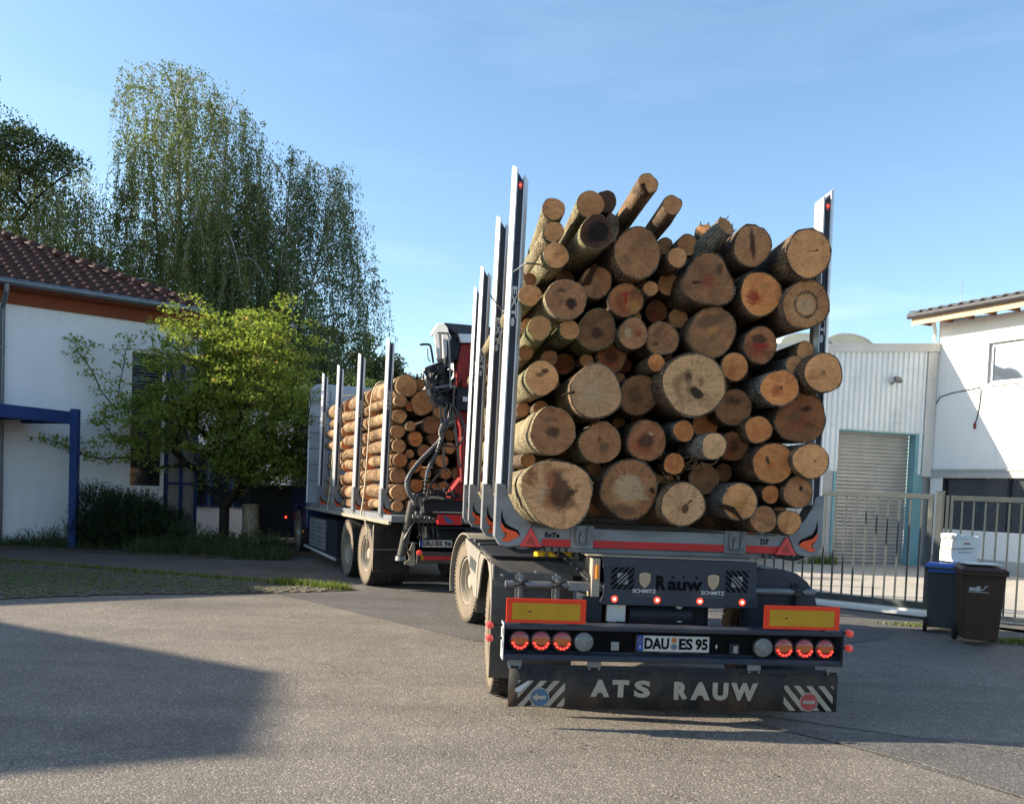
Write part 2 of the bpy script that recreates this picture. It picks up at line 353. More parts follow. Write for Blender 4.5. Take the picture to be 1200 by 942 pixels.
M['bin_brown'] = pm('brown_bin_plastic', (.058, .031, .020), .5, var=.12, sc=5, dirt=(.09, .07, .055), da=.2, bmp=.05)
M['bin_blue'] = pm('blue_bin_lid', (.05, .13, .45), .38, var=.1, sc=5)
M['carton'] = pm('white_cardboard', (.74, .72, .68), .7, var=.06, sc=5)
M['paper'] = pm('crumpled_paper', (.68, .68, .68), .7, var=.1, sc=9, bmp=.4, bsc=20)
M['container'] = pm('dark_green_container', (.012, .016, .018), .6, var=.2)
M['stump'] = pm('pale_rough_bark', (.36, .29, .21), .9, var=.45, sc=7, stretch=(2, 2, .7), bmp=.6, bsc=14)
M['curtain'] = pm('pinkish_curtain_reflection', (.34, .29, .27), .7, var=.35, sc=5, stretch=(4, 4, .4))
M['birch_bark'] = pm('birch_bark', (.48, .45, .40), .8, var=.3, sc=4, dirt=(.07, .06, .05), da=.45, stretch=(1, 1, 2.5))
M['twig'] = pm('brown_twig', (.20, .155, .115), .85, var=.2)
M['bark'] = pm('dark_bark', (.028, .021, .016), .95, spec=.1, var=.3, sc=8, bmp=.6, bsc=25)
M['leaf_birch'] = leafmat('birch_leaf', (.095, .135, .042), (.155, .195, .066), (.24, .24, .11), .38, .82)
M['leaf_dark'] = leafmat('dark_leaf', (.065, .095, .035), (.115, .150, .055), None, .34)
M['leaf_mid'] = leafmat('blue_green_birch_leaf', (.065, .100, .040), (.115, .150, .060), (.2, .2, .09), .34, .85)
M['leaf_far'] = leafmat('far_leaf', (.055, .075, .02), (.10, .115, .03), (.16, .12, .04), .3, .85)
M['leaf_maple'] = leafmat('maple_leaf', (.16, .21, .045), (.27, .33, .07), (.40, .26, .11), .52, .91)
M['needle'] = leafmat('shrub_needle', (.016, .030, .012), (.03, .05, .018), None, .15)
M['grass'] = leafmat('grass_blade', (.085, .13, .03), (.17, .22, .05), (.32, .30, .12), .3, .85)
M['grassd'] = leafmat('pale_grass_blade', (.05, .075, .03), (.09, .12, .05), None, .25)
def barkmat(name, c1, c2, crack, sc=9, lich=None):
    m, n, b = newmat(name); v = objvec(n, (1, .45, 1), True)
    f = noise_(n, sc, 8, .68, v, .6); vo = N(n, 'ShaderNodeTexVoronoi', feature='DISTANCE_TO_EDGE'); vo.inputs['Scale'].default_value = sc*3.4
    n.links.new(objvec(n, (1, .3, 1), True), vo.inputs['Vector'])
    c = ramp(n, f, [(.32, c1), (.5, tuple((a+b_)/2 for a, b_ in zip(c1, c2))), (.68, c2)])
    k = mixc(n, ramp(n, noise_(n, 2.2, 4, .5, v), [(.4, (.15,)*3), (.65, (.95,)*3)]), (1, 1, 1), ramp(n, vo.outputs['Distance'], [(0, (0,)*3), (.09, (1,)*3)]))
    c = mixc(n, k, crack, c)
    if lich: c = mixc(n, ramp(n, noise_(n, 4, 6, .75, v), [(.5, (0,)*3), (.66, (.85,)*3)]), c, lich)
    n.links.new(c, b.inputs['Base Color']); b.inputs['Roughness'].default_value = .9; b.inputs['Specular IOR Level'].default_value = .25
    a = N(n, 'ShaderNodeMath', operation='ADD'); n.links.new(k, a.inputs[0]); n.links.new(f, a.inputs[1]); bump(n, b, a.outputs[0], .9, .02)
    return m
M['bP'] = barkmat('pale_smooth_bark', (.135, .105, .062), (.34, .28, .175), (.06, .045, .03), 11, (.22, .215, .115))
M['bM'] = barkmat('greenish_bark', (.10, .10, .05), (.26, .24, .13), (.04, .035, .02), 11, (.17, .19, .07))
M['bB'] = barkmat('dark_brown_bark', (.06, .042, .03), (.17, .115, .07), (.02, .015, .012), 10, (.28, .17, .09))
M['bG'] = barkmat('grey_fissured_bark', (.08, .075, .065), (.24, .22, .19), (.02, .02, .018), 12)
M['bT'] = barkmat('peeled_tan_bark', (.095, .05, .027), (.47, .32, .18), (.06, .035, .02), 6.5, (.10, .05, .028))
def cutmat(name, c1, c2, heart=None, hr=.35, crack=.5, stain=None):
    m, n, b = newmat(name); v = objvec(n, (1, .0, 1), True); vo = objvec(n, (1, 0, 1))
    dn = noise_(n, 5, 4, .55, v); dv = N(n, 'ShaderNodeVectorMath', operation='SCALE'); n.links.new(dn, dv.inputs['Scale'])
    dv.inputs[0].default_value = (.045, 0, .06); ad = N(n, 'ShaderNodeVectorMath', operation='ADD'); n.links.new(vo, ad.inputs[0]); n.links.new(dv.outputs[0], ad.inputs[1])
    ln = N(n, 'ShaderNodeVectorMath', operation='LENGTH'); n.links.new(ad.outputs[0], ln.inputs[0]); rad = ln.outputs['Value']
    ws = N(n, 'ShaderNodeMath', operation='MULTIPLY', i1=420.); n.links.new(rad, ws.inputs[0]); sn = N(n, 'ShaderNodeMath', operation='SINE'); n.links.new(ws.outputs[0], sn.inputs[0])
    f = noise_(n, 9, 7, .7, v, .5); c = ramp(n, f, [(.3, c1), (.7, c2)])
    oi = N(n, 'ShaderNodeObjectInfo'); hs = N(n, 'ShaderNodeHueSaturation'); rv = N(n, 'ShaderNodeMapRange'); rv.inputs[3].default_value = .78; rv.inputs[4].default_value = 1.22
    n.links.new(oi.outputs['Random'], rv.inputs[0]); n.links.new(rv.outputs[0], hs.inputs['Value']); n.links.new(c, hs.inputs['Color']); c = hs.outputs[0]
    if heart:
        mr = N(n, 'ShaderNodeMapRange'); mr.inputs[1].default_value = hr*.42; mr.inputs[2].default_value = hr*.12; wob = N(n, 'ShaderNodeMath', operation='MULTIPLY_ADD', i1=.14, i2=-.05); n.links.new(noise_(n, 7, 6, .7, v, .8), wob.inputs[0]); wa = N(n, 'ShaderNodeMath', operation='ADD'); n.links.new(rad, wa.inputs[0]); n.links.new(wob.outputs[0], wa.inputs[1]); n.links.new(wa.outputs[0], mr.inputs[0])
        c = mixc(n, mr.outputs[0], c, heart)
    if stain: c = mixc(n, ramp(n, noise_(n, 4.5, 5, .65, v, .8), [(.5, (0,)*3), (.68, (.9,)*3)]), c, stain)
    at_ = N(n, 'ShaderNodeAttribute', attribute_name='stain'); ns = N(n, 'ShaderNodeMath', operation='MULTIPLY_ADD', i1=1.3, i2=-.65); n.links.new(noise_(n, 16, 7, .75, v, .6), ns.inputs[0])
    na = N(n, 'ShaderNodeMath', operation='ADD'); n.links.new(at_.outputs['Alpha'], na.inputs[0]); n.links.new(ns.outputs[0], na.inputs[1]); gt = N(n, 'ShaderNodeMath', operation='MULTIPLY'); n.links.new(ramp(n, na.outputs[0], [(.28, (0,)*3), (.62, (1,)*3)]), gt.inputs[0]); n.links.new(ramp(n, at_.outputs['Alpha'], [(.03, (0,)*3), (.25, (.92,)*3)]), gt.inputs[1]); c = mixc(n, gt.outputs[0], c, at_.outputs['Color'])
    rg = ramp(n, sn.outputs[0], [(0, (.80,)*3), (.6, (1.04,)*3)]); c = mixc(n, .5, c, mixc(n, 1., c, rg, 'MULTIPLY'))
    # radial drying cracks: thin dark rays
    sp = N(n, 'ShaderNodeSeparateXYZ'); n.links.new(ad.outputs[0], sp.inputs[0]); at = N(n, 'ShaderNodeMath', operation='ARCTAN2'); n.links.new(sp.outputs[0], at.inputs[0]); n.links.new(sp.outputs[2], at.inputs[1])
    cb_ = N(n, 'ShaderNodeCombineXYZ'); n.links.new(at.outputs[0], cb_.inputs[0]); r2 = N(n, 'ShaderNodeMath', operation='MULTIPLY', i1=.8); n.links.new(rad, r2.inputs[0]); n.links.new(r2.outputs[0], cb_.inputs[1]); n.links.new(oi.outputs['Random'], cb_.inputs[2])
    cr = N(n, 'ShaderNodeTexNoise'); cr.inputs['Scale'].default_value = 6.5; cr.inputs['Detail'].default_value = 3; n.links.new(cb_.outputs[0], cr.inputs['Vector'])
    ck = ramp(n, cr.outputs[0], [(.487, (0,)*3), (.5, (min(1, crack*1.2),)*3), (.513, (0,)*3)]); c = mixc(n, ck, c, tuple(x*.22 for x in c1))
    sc_ = noise_(n, 60, 2, .5, objvec(n, (.25, 0, 2.2), True)); c = mixc(n, .35, c, mixc(n, 1., c, ramp(n, sc_, [(.35, (.6,)*3), (.65, (1.2,)*3)]), 'MULTIPLY'))
    n.links.new(c, b.inputs['Base Color']); b.inputs['Roughness'].default_value = .85; b.inputs['Specular IOR Level'].default_value = .25
    a = N(n, 'ShaderNodeMath', operation='SUBTRACT'); n.links.new(sc_, a.inputs[0]); n.links.new(ck, a.inputs[1]); bump(n, b, a.outputs[0], .45, .006)
    return m
M['ct'] = cutmat('cut_tan', (0.477, 0.205, 0.080), (0.735, 0.345, 0.138), stain=(0.378, 0.152, 0.060))
M['cn'] = cutmat('cut_brown', (0.273, 0.116, 0.049), (0.472, 0.217, 0.093), None, .3, stain=(0.179, 0.080, 0.039))
M['cr'] = cutmat('cut_red_brown', (0.240, 0.089, 0.035), (0.408, 0.164, 0.067), (0.278, 0.056, 0.022), .3, stain=(0.157, 0.061, 0.029))
M['co'] = cutmat('cut_orange', (0.547, 0.186, 0.055), (0.716, 0.283, 0.093), (0.472, 0.123, 0.037), .16, stain=(0.452, 0.138, 0.044))
M['cw'] = cutmat('cut_pale', (0.478, 0.257, 0.123), (0.671, 0.374, 0.185), (0.301, 0.150, 0.071), .10, .8, stain=(0.424, 0.204, 0.092))
M['cl'] = cutmat('cut_pale_hollow', (0.421, 0.226, 0.105), (0.572, 0.317, 0.151), (0.059, 0.037, 0.022), .15, .9, stain=(0.270, 0.143, 0.068))
M['ch'] = cutmat('cut_ringed_heart', (0.292, 0.127, 0.052), (0.433, 0.195, 0.082), (0.604, 0.327, 0.153), .36, .9)
M['cd'] = cutmat('cut_weathered_dark', (0.084, 0.039, 0.023), (0.151, 0.071, 0.039))
M['ck'] = cutmat('cut_rotten_dark', (0.076, 0.037, 0.020), (0.151, 0.067, 0.033), (0.010, 0.006, 0.005), .26, stain=(0.030, 0.016, 0.010))
M['cc'] = cutmat('cut_dark_cleft', (0.465, 0.216, 0.090), (0.658, 0.320, 0.140), (0.213, 0.063, 0.025), .12, .9)
M['cb'] = cutmat('cut_big_stained', (0.484, 0.245, 0.113), (0.658, 0.336, 0.152), (0.193, 0.056, 0.020), .30, .7, stain=(0.270, 0.093, 0.033))
# ============================================================ THE SETTING
def sheet(name, pts, z, mat, label=None):
    g = G(); g.add([(x, y, z) for x, y in pts], [tuple(range(len(pts)))]); o = g.build(name, mat); return tag(o, label, kind='structure')
def thick(name, pts, z0, z1, mat, label=None):
    g = G(); g.prismz(pts, z0, z1); o = g.build(name, mat); return tag(o, label, kind='structure')
sheet('ground', [(-600, -200), (600, -200), (600, 900), (-600, 900)], -.012, M['asphalt3'])
sheet('road', [(-60, -40), (14, -40), (14, 4), (7.5, 12.6), (5.2, 14.5), (2.0, 16.8), (-2.6, 13.45), (-5.2, 12.25), (-6.3, 11.45), (-20, 6), (-60, -5)], -.008, M['asphalt'])
sheet('asphalt_patch', [(-3.1, 13.2), (-.1, 9.7), (1.5, 9.9), (2.4, 9.2), (5.0, 11.0), (5.6, 12.0), (7.4, 10.0), (9.5, 8), (14, 6), (14, 4.02), (7.52, 12.55), (5.2, 14.45), (2.0, 16.75), (-2.5, 13.5)], -.004, M['asphalt2'])
sheet('asphalt_patch', [(2.11, 6.45), (2.5, 6.1), (3.2, 5.0), (4.2, 3.6), (9, 3.4), (13, 3.5), (13, 5.0), (8, 6.0), (4.2, 6.3)], -.004, M['asphalt2'])
# tar seam along the newer strip of asphalt
g = G(); g.tube([(2.0, 6.62, 0), (2.45, 6.15, 0), (2.85, 5.7, 0), (3.2, 5.0, 0), (4.1, 3.5, 0)], .012, 5); g.tube([(1.0, 6.9, 0), (2.2, 6.8, 0), (3.5, 6.15, 0), (4.6, 5.2, 0)], .01, 5)
g.v = [(x, y, z*.3-.001) for x, y, z in g.v]; tag(g.build('road_seam', M['asphalt3']), kind='structure')
# cobble courtyard behind the gate, path and planting bed on the left
sheet('courtyard', [(3.0, 16.4), (5.25, 14.62), (7.0, 13.2), (8.4, 12.5), (16, 8.5), (30, 10), (30, 60), (-1.5, 60), (-1.5, 20)], -.002, M['concrete'])
thick('kerb', [(2.9, 16.35), (5.3, 14.45), (6.95, 13.1), (7.02, 13.2), (5.38, 14.56), (3.0, 16.46)], -.05, .012, M['kerb'])
sheet('pavement', [(-60, -2), (-9.2, 16.55), (-6.3, 15.45), (-3.3, 14.55), (-2.4, 13.9), (-2.0, 13.9), (-3.5, 19), (-5.0, 18.4), (-7.5, 18.6), (-9.6, 19.2), (-60, 1)], 0.0, M['path'])
thick('planting_bed', [(-60, 1.1), (-9.7, 19.25), (-7.5, 18.7), (-5.4, 18.7), (-4.4, 19.3), (-3.9, 21), (-4.2, 24), (-7, 30), (-60, 10)], -.03, .05, M['soil'])
thick('kerb', [(-60, 1.0), (-9.62, 19.1), (-7.5, 18.55), (-5.35, 18.55), (-4.35, 19.2), (-4.45, 19.27), (-5.4, 18.64), (-7.5, 18.64), (-9.65, 19.2), (-60, 1.1)], -.03, .055, M['soil'])
g = G(); g.cm = 0                         # strip of dark kerb stones between turf paving and path: each a stone
kerb_pts = [(-11.3, 13.3), (-8.0, 14.55), (-5.8, 15.2), (-4.2, 14.85), (-2.6, 14.0)]
# turf paving: rows of small blocks with grass in the joints
base = sheet('turf_base', [(-40, -3), (-6.3, 11.47), (-5.2, 12.27), (-2.6, 13.47), (-2.1, 13.85), (-3.3, 14.5), (-6.3, 15.4), (-9.2, 16.5), (-60, -1.7)], -.001, M['soil'])
def inside(x, y, poly):
    c = False; n = len(poly)
    for i in range(n):
        x1, y1 = poly[i]; x2, y2 = poly[(i+1) % n]
        if (y1 > y) != (y2 > y) and x < (x2-x1)*(y-y1)/(y2-y1)+x1: c = not c
    return c
TURF = [(-22, 4.8), (-6.3, 11.47), (-5.2, 12.27), (-2.6, 13.5), (-2.15, 13.85), (-3.35, 14.45), (-6.3, 15.35), (-9.2, 16.4), (-22, 11.5)]
g = G(); gr = []
ux, uy = cos(radians(42)), sin(radians(42))
for i in range(-140, 140):
    for j in range(-140, 140):
        a, b_ = i*.135, j*.20 + (.1 if i % 2 else 0); x = -8+a*ux-b_*uy; y = 12.5+a*uy+b_*ux
        if not inside(x, y, TURF): continue
        if random.random() < .94:
            h = random.uniform(.006, .016); R = Matrix.Rotation(radians(42)+random.uniform(-.04, .04), 3, 'Z'); g.cb((x, y, h/2), .095, .15, h, R)
        p = (1.0 if x < -5.5 else (.75 if x < -4 else .5)) * (.75+noise.noise((x*.5, y*.5, 0))*1.3)
        for k in range(9):
            if random.random() < p: gr.append((x+ux*.066+random.gauss(0, .018), y+uy*.066+random.uniform(-.1, .1), .03+random.random()*.045))
tag(g.build('turf_paving', M['paver']), 'small grey blocks with grass growing in the joints', kind='stuff')

# ---- leaf and grass meshes (numpy)
def flat_mesh(name, verts, faces_n, mat, parent=None, loc=(0, 0, 0), smooth=False):
    # verts (n, k, 3): n separate polygons of k corners
    n, k, _ = verts.shape; me = bpy.data.meshes.new(name); me.vertices.add(n*k); me.vertices.foreach_set('co', verts.astype(np.float32).ravel())
    me.loops.add(n*k); me.loops.foreach_set('vertex_index', np.arange(n*k, dtype=np.int32)); me.polygons.add(n)
    me.polygons.foreach_set('loop_start', np.arange(0, n*k, k, dtype=np.int32)); me.update(calc_edges=True); me.validate()
    return link(name, me, parent, loc, mat=mat)
def leaves(P, size, up=.5, asp=.6, droop=None, shape=4):
    # one small bent polygon per point; up: how level they lie; droop: hanging leaves
    n = len(P); s = size*rng.uniform(.7, 1.25, (n, 1))
    a = rng.normal(size=(n, 3)); 
    if droop: a[:, 2] -= droop*np.abs(rng.normal(size=n))+droop
    a /= np.linalg.norm(a, axis=1, keepdims=True)
    nn = rng.normal(size=(n, 3)); nn[:, 2] += up*3; b = np.cross(a, nn); b /= np.linalg.norm(b, axis=1, keepdims=True)
    if shape == 4: V = np.stack([P-a*s*.5, P+b*s*asp*.5-a*s*.05, P+a*s*.5, P-b*s*asp*.5-a*s*.05], 1)
    else:       # lobed leaf, 8 corners
        q = np.array([(-.5, 0), (-.12, .2), (.0, .52), (.14, .2), (.55, 0), (.14, -.2), (.0, -.52), (-.12, -.2)])
        V = np.stack([P+a*s*u+b*s*v*asp*1.3 for u, v in q], 1)
    return V
def grass(name, pts, hgt, mat, label, wid=.006, lean=.5, kind='stuff', n_=3, parent=None, cat=None):
    P = np.array(pts); n = len(P); h = (P[:, 2]*hgt/ .04)[:, None]; ang = rng.uniform(0, 2*pi, n); d = np.stack([np.cos(ang), np.sin(ang), np.zeros(n)], 1)
    b = np.stack([P[:, 0], P[:, 1], np.zeros(n)], 1); ln = rng.normal(0, lean, (n, 3))*h*.6; ln[:, 2] = h[:, 0]
    V = np.stack([b-d*wid, b+d*wid, b+ln], 1); o = flat_mesh(name, V, None, mat, parent); return tag(o, label, cat, kind=kind)
grass('paving_grass', gr, .035, M['grass'], 'short grass between the turf paving blocks', .009)
ed = []
for i in range(2600):                       # taller tufts along the far edge of the paving
    t = random.random(); seg = [(-3.3, 14.5), (-2.2, 13.95)] if t < .35 else [(-9.2, 16.45), (-3.3, 14.5)]
    k = random.random(); x = seg[0][0]+(seg[1][0]-seg[0][0])*k; y = seg[0][1]+(seg[1][1]-seg[0][1])*k
    ed.append((x+random.gauss(0, .07), y+random.gauss(0, .07), random.uniform(.03, .09)*(1.5 if t < .35 else 1)))
for i in range(260): ed.append((random.gauss(-3.25, .12), random.gauss(14.35, .08), random.uniform(.05, .14)))
for i in range(500): ed.append((random.gauss(6.75, .22), random.gauss(11.05, .08), random.uniform(.03, .08)))
for i in range(300): ed.append((random.gauss(6.1, .3), random.gauss(12.3, .07), random.uniform(.02, .05)))
for i in range(900): ed.append((random.uniform(8.2, 9.3), random.gauss(24.05, .1)-.2, random.uniform(.05, .3)))
grass('weeds', ed, .04, M['grass'], 'grassy weeds along the kerb and the bins', .010)
bd = [(random.uniform(-11.5, -4.2), 0, random.uniform(.10, .42)) for i in range(5200)]
bd = [(x, 19.05+random.uniform(0, .9)+(-.5 if x > -7.5 else (x+7.5)*-.05), z*(1.2 if -7.4 < x < -5 else .8)) for x, _, z in bd]
grass('bed_grass', bd, .04, M['grassd'], 'long dull grass at the front of the planting bed', .012, .7)
# loose grit, twigs and leaf litter on the road
P = []
for i in range(2600):
    x, y = random.uniform(-7, 6), random.uniform(2.2, 13.5)
    P.append((x, y, .002))
P = np.array(P); V = leaves(P, .011, 3, .8); V[:, :, 2] = np.abs(V[:, :, 2]-.0)*.6+.0005
P = np.array([(random.gauss(1.2, 2.2), random.uniform(3.2, 12), .004) for _ in range(700)]+[(random.gauss(1.3, 1.0), random.gauss(6.2, .5), .004) for _ in range(350)]+[(random.uniform(-9, -1), random.gauss(12.8, .7), .004) for _ in range(300)])
V2 = leaves(P, .03, 3, .45); V2[:, :, 2] = np.abs(V2[:, :, 2])*.5+.001
tag(flat_mesh('bark_crumbs', V2, None, M['bT0'] if 'bT0' in M else M['soil']), 'crumbs of bark and dry leaves scattered on the asphalt', kind='stuff')
tag(flat_mesh('grit', V, None, M['kerb']), 'small pale grit scattered on the asphalt', kind='stuff')

# ============================================================ LEFT HOUSE
HF = Fr(-10.56, 19.5, .6513)
house = empty('house', HF.w(0, 0, 0), HF.yaw, 'pale rendered house with a brown tiled hip roof and red-brown fascia, behind the blue canopy', 'house')
EZ = 5.62
g = G()                                       # front wall with openings at the tall window strip
def wallx(g, x0, x1, z0, z1, holes, y0=0, y1=.3):
    xs = sorted({x0, x1, *[h[0] for h in holes], *[h[1] for h in holes]}); zs = sorted({z0, z1, *[h[2] for h in holes], *[h[3] for h in holes]})
    for a, b_ in zip(xs, xs[1:]):
        for c, d in zip(zs, zs[1:]):
            if not any(h[0] <= a and b_ <= h[1] and h[2] <= c and d <= h[3] for h in holes): g.box(a, b_, y0, y1, c, d)
wallx(g, -9.5, 4.3, 0, EZ, [(2.58, 4.3, .02, 4.62)])
g.box(4.0, 4.3, .3, 9, 0, EZ); g.box(-14.5, -7.2, -1.45, -.002, 0, EZ); g.box(-9.5, -9.2, .3, 9, 0, EZ); g.box(-9.2, 4.0, 8.7, 9, 0, EZ)  # includes an off-frame front wing, added to cast shade on the turf
g.build('wall', M['house_wall'], house)
g = G(); g.box(-9.9, 4.2, -.08, .0, EZ-.37, EZ-.02); g.box(-9.9, 4.28, -.42, -.08, EZ-.10, EZ-.02); g.build('fascia', M['terracotta'], house)
g = G(); g.box(2.58, 2.66, .05, .14, 1.35, 4.62); g.box(3.36, 3.44, .04, .15, .02, 4.62); g.box(2.66, 3.36, .05, .14, 1.28, 1.42); g.box(2.58, 3.36, .06, .13, 1.05, 1.28); g.box(2.66, 3.36, .05, .14, 4.54, 4.62); g.box(2.58, 2.66, .05, .14, .02, 1.05)
wf = g.build('window', M['white_frame'], house)
g = G(); g.box(2.66, 3.36, .09, .11, 1.42, 4.54); g.box(2.66, 3.36, .09, .11, .02, 1.05); g.build('pane', M['glass_dark'], wf)
g = G()
for k in range(34): g.cb((3.01, .07, 2.15+k*.07), .68, .045, .006, Matrix.Rotation(.6, 3, 'X'))
tag(g.build('blind', M['blind'], wf), 'lowered grey slatted blind', kind='stuff')
g = G()
for x in (3.5, 3.86, 4.22): g.box(x-.035, x+.035, .03, .13, .02, 4.62)
for z in (.3, 1.5, 2.9, 4.55): g.box(3.535, 3.825, .04, .12, z-.03, z+.03); g.box(3.895, 4.185, .04, .12, z-.03, z+.03)
bf = g.build('window', M['blue'], house)
g = G(); g.box(3.5, 4.2, .085, .1, .05, 4.6); g.build('pane', M['curtain'], bf)  # curtain and its reflections in the glass put into the pane colour
# recessed glazed bay beside the corner
g = G(); g.box(4.3, 7.6, 1.5, 1.8, 0, 3.4); g.build('wall', M['house_wall'], house)
for x in (4.5, 5.15, 5.8):
    g = G(); g.box(x-.05, x+.55, 1.44, 1.495, .9, 2.3); f_ = g.build('window', M['blue'], house); g = G(); g.box(x+.02, x+.48, 1.425, 1.438, .97, 2.23); g.build('pane', M['glass_dark'], f_)
g = G(); g.box(4.28, 7.7, 1.42, 2.3, 3.402, 3.5); g.build('bay_roof', M['gutter'], house)
# roof body + tiles
PT = .46; x1, y0 = 4.2, -.5
g = G(); zr = EZ+.03
g.add([(-9.9, y0, zr), (x1, y0, zr), (x1-4.9, y0+4.9, zr+4.9*PT), (-5.0, y0+4.9, zr+4.9*PT), (x1, 9.3, zr), (-9.9, 9.3, zr)], [(0, 1, 2, 3), (1, 4, 2), (4, 5, 3, 2), (5, 0, 3)])
g.add([(-9.9, y0, zr-.03), (x1, y0, zr-.03), (x1, 9.3, zr-.03), (-9.9, 9.3, zr-.03)], [(3, 2, 1, 0)])
roof = g.build('roof', M['tile'], house)
def tile_mesh(w=.3, l=.40, hh=.045, mat=None, n=8):
    g = G(); vs = []
    for k, y in ((0, 0), (1, l)):
        for i in range(n+1):
            t = i/n; z = hh*(.5+.5*cos(2*pi*(t-.28)))**1.3 + (.03 if k == 0 else 0.0)
            vs.append((t*w, y, z))
    fs = [(i, i+1, n+2+i, n+1+i) for i in range(n)]
    b0 = len(vs); vs += [(vs[i][0], 0, vs[i][2]-.028) for i in range(n+1)]; fs += [(b0+i, b0+i+1, i+1, i) for i in range(n)]
    g.add(vs, fs); g.mat(mat); return g.me('tile', 'all')
tm = tile_mesh(hh=.075, mat=M['tile']); ang = math.atan(PT); st = .335; k = 0; far = G(); far.mat(M['tile'])
rows = int(5.3/(st*cos(ang)))
for r in range(rows):
    y = y0-.03+r*st*cos(ang); z = zr+.008+(y-y0)*PT
    xe = x1-(y-y0)-.02; nx = int((xe+9.6)/.3)
    for i in range(nx):
        x = xe-.3*(i+1)
        if x > -3.1 and k < 290:
            o = link('tile', tm, roof, (x, y, z+random.uniform(-.004, .004)), (ang, random.gauss(0, .012), random.gauss(0, .012))); k += 1
        elif x > -9.8:
            far.T = Matrix.Translation((x, y, z)) @ Matrix.Rotation(ang, 4, 'X'); far.add([(0, 0, .04), (.15, 0, .06), (.3, 0, .03), (.3, .4, 0), (.15, .4, .03), (0, .4, .01)], [(0, 1, 4, 5), (1, 2, 3, 4)])
tag(far.build('tile_field', M['tile'], roof), kind='stuff')
g = G(); g.tube([(0, 0, 0), (0, .4, 0)], [.11, .095], 10); g.mat(M['tile']); rm = g.me('ridge', 'all')
hipd = Vector((-1, 1, PT)).normalized()
for i in range(22):
    p = Vector((x1+.05, y0-.05, zr+.045))+hipd*.36*i; o = link('ridge_tile', rm, roof, p, hipd.to_track_quat('Y', 'Z').to_euler())
g = G(); g.tube([(-9.9, y0-.06, EZ+.0), (x1+.1, y0-.06, EZ+.0)], .075, 10); g.tube([(x1+.07, y0-.1, EZ), (x1+.07, 9.3, EZ)], .075, 10)
g.build('gutter', M['gutter'], house, smooth=True)
g = G(); g.tube([(-.08, y0-.05, EZ-.02), (-.08, y0-.05, EZ-.2), (-.08, -.08, EZ-.5), (-.08, -.08, .0)], .055, 10)
for z in (.9, 2.6, 4.3): g.lathe([(-.02, .065), (.02, .065)], 10, 'Z', (-.08, -.08, z))
g.build('downpipe', M['gutter'], house, smooth=True)

# blue canopy with its post
can = empty('canopy', (-9.0, 19.25, 0), 0, 'blue flat steel entrance canopy carried by a blue post, in front of the pale house', 'canopy')
d = Vector((-.67, -1.6, 0)).normalized(); rz = atan2(d.y, d.x)
g = G(); g.T = Matrix.Rotation(rz, 4, 'Z'); g.box(-.0, 5.2, -.05, .05, 2.70, 2.96); g.box(0, 5.2, -2.3, -2.2, 2.70, 2.96); g.box(-.0, .1, -2.2, -.05, 2.70, 2.96); g.build('edge_beam', M['blue'], can, bevel=.006)
g = G(); g.T = Matrix.Rotation(rz, 4, 'Z'); g.box(.1, 5.2, -2.2, -.05, 2.80, 2.86); g.build('canopy_roof', M['blue'], can)
g = G(); g.T = Matrix.Rotation(rz, 4, 'Z')
for a in range(1, 7): g.box(a*.75, a*.75+.06, -2.19, -.06, 2.72, 2.798)
g.build('cross_beam', M['blue'], can)
g = G(); g.box(-.0, .16, -.06, .10, 0, 3.02); g.build('post', M['blue'], can, bevel=.008)

# things behind the maple
g = G(); g.box(-.6, 1.3, 0, 1.4, .25, 1.5); g.box(-.66, 1.36, -.05, 1.45, 1.45, 1.55); g.box(-.55, -.45, .1, 1.3, 0, .25); g.box(1.15, 1.25, .1, 1.3, 0, .25)
sk = g.build('skip_container', M['container'], loc=(-5.3, 22.2, 0), rot=(0, 0, .1), bevel=.01); tag(sk, 'dark skip container between the maple and the truck cab', 'container')
g = G(); g.tube([(0, 0, 0), (.02, 0, .5), (0, .02, 1.05)], [.26, .2, .19], 14)
tag(g.build('tree_stump', M['stump'], loc=(-5.55, 20.9, .04), smooth=True), 'pale rough tree stump in the bed just right of the maple trunk', 'stump')

# ============================================================ WAREHOUSE
WF = Fr(12.13, 24.72, radians(15))
wh = empty('warehouse', WF.w(0, 0, 0), WF.yaw, 'pale corrugated metal warehouse with a roller door, behind the gate', 'warehouse')
def topz(x): return 6.08+.078*x
g = G(); rw = .165
x = -13.0
def rib(g, x, z0, z1): g.prismz([(x, 0), (x+.03, -.035), (x+.085, -.035), (x+.115, 0)], z0, z1)
while x < -.42:
    z0 = 2.5 if x < -3.1 else (3.62 if x < -.62 else 2.5)
    rib(g, x, z0, topz(x)-.18); x += rw
g2 = G(); wallx(g2, -13.0, -.3, 2.48, 5.0, [(-3.02, -.28, 2.48, 3.6)], .0, .12); g2.prism([(-13, 5.0), (-.3, 5.0), (-.3, topz(-.3)-.1), (-13, topz(-13)-.1)], 0, .12)
cl_ = g2.build('cladding', M['cladding'], wh); tag(g.build('cladding_rib', M['cladding'], cl_), kind='stuff')
g = G(); g.prism([(-13.1, topz(-13.1)-.22), (.0, topz(0)-.22), (.0, topz(0)), (-13.1, topz(-13.1))], -.08, .2); g.box(-.12, .002, -.085, .21, topz(0)-.24, topz(0)+.01); g.build('fascia', M['fasciaw'], wh)
g = G(); g.prismz([(-.33, -.02), (-.33, -.05), (-.02, -.05), (.02, .14), (-.0, .3), (-.02, .3), (-.02, 0)], 2.44, topz(0)-.24); g.build('corner_trim', M['fasciaw'], wh)
g = G(); g.box(-13, -3.02, .02, .2, .32, 2.478); g.box(-.25, .6, .15, .3, 0, 2.45); g.build('wall', M['white_low'], wh)
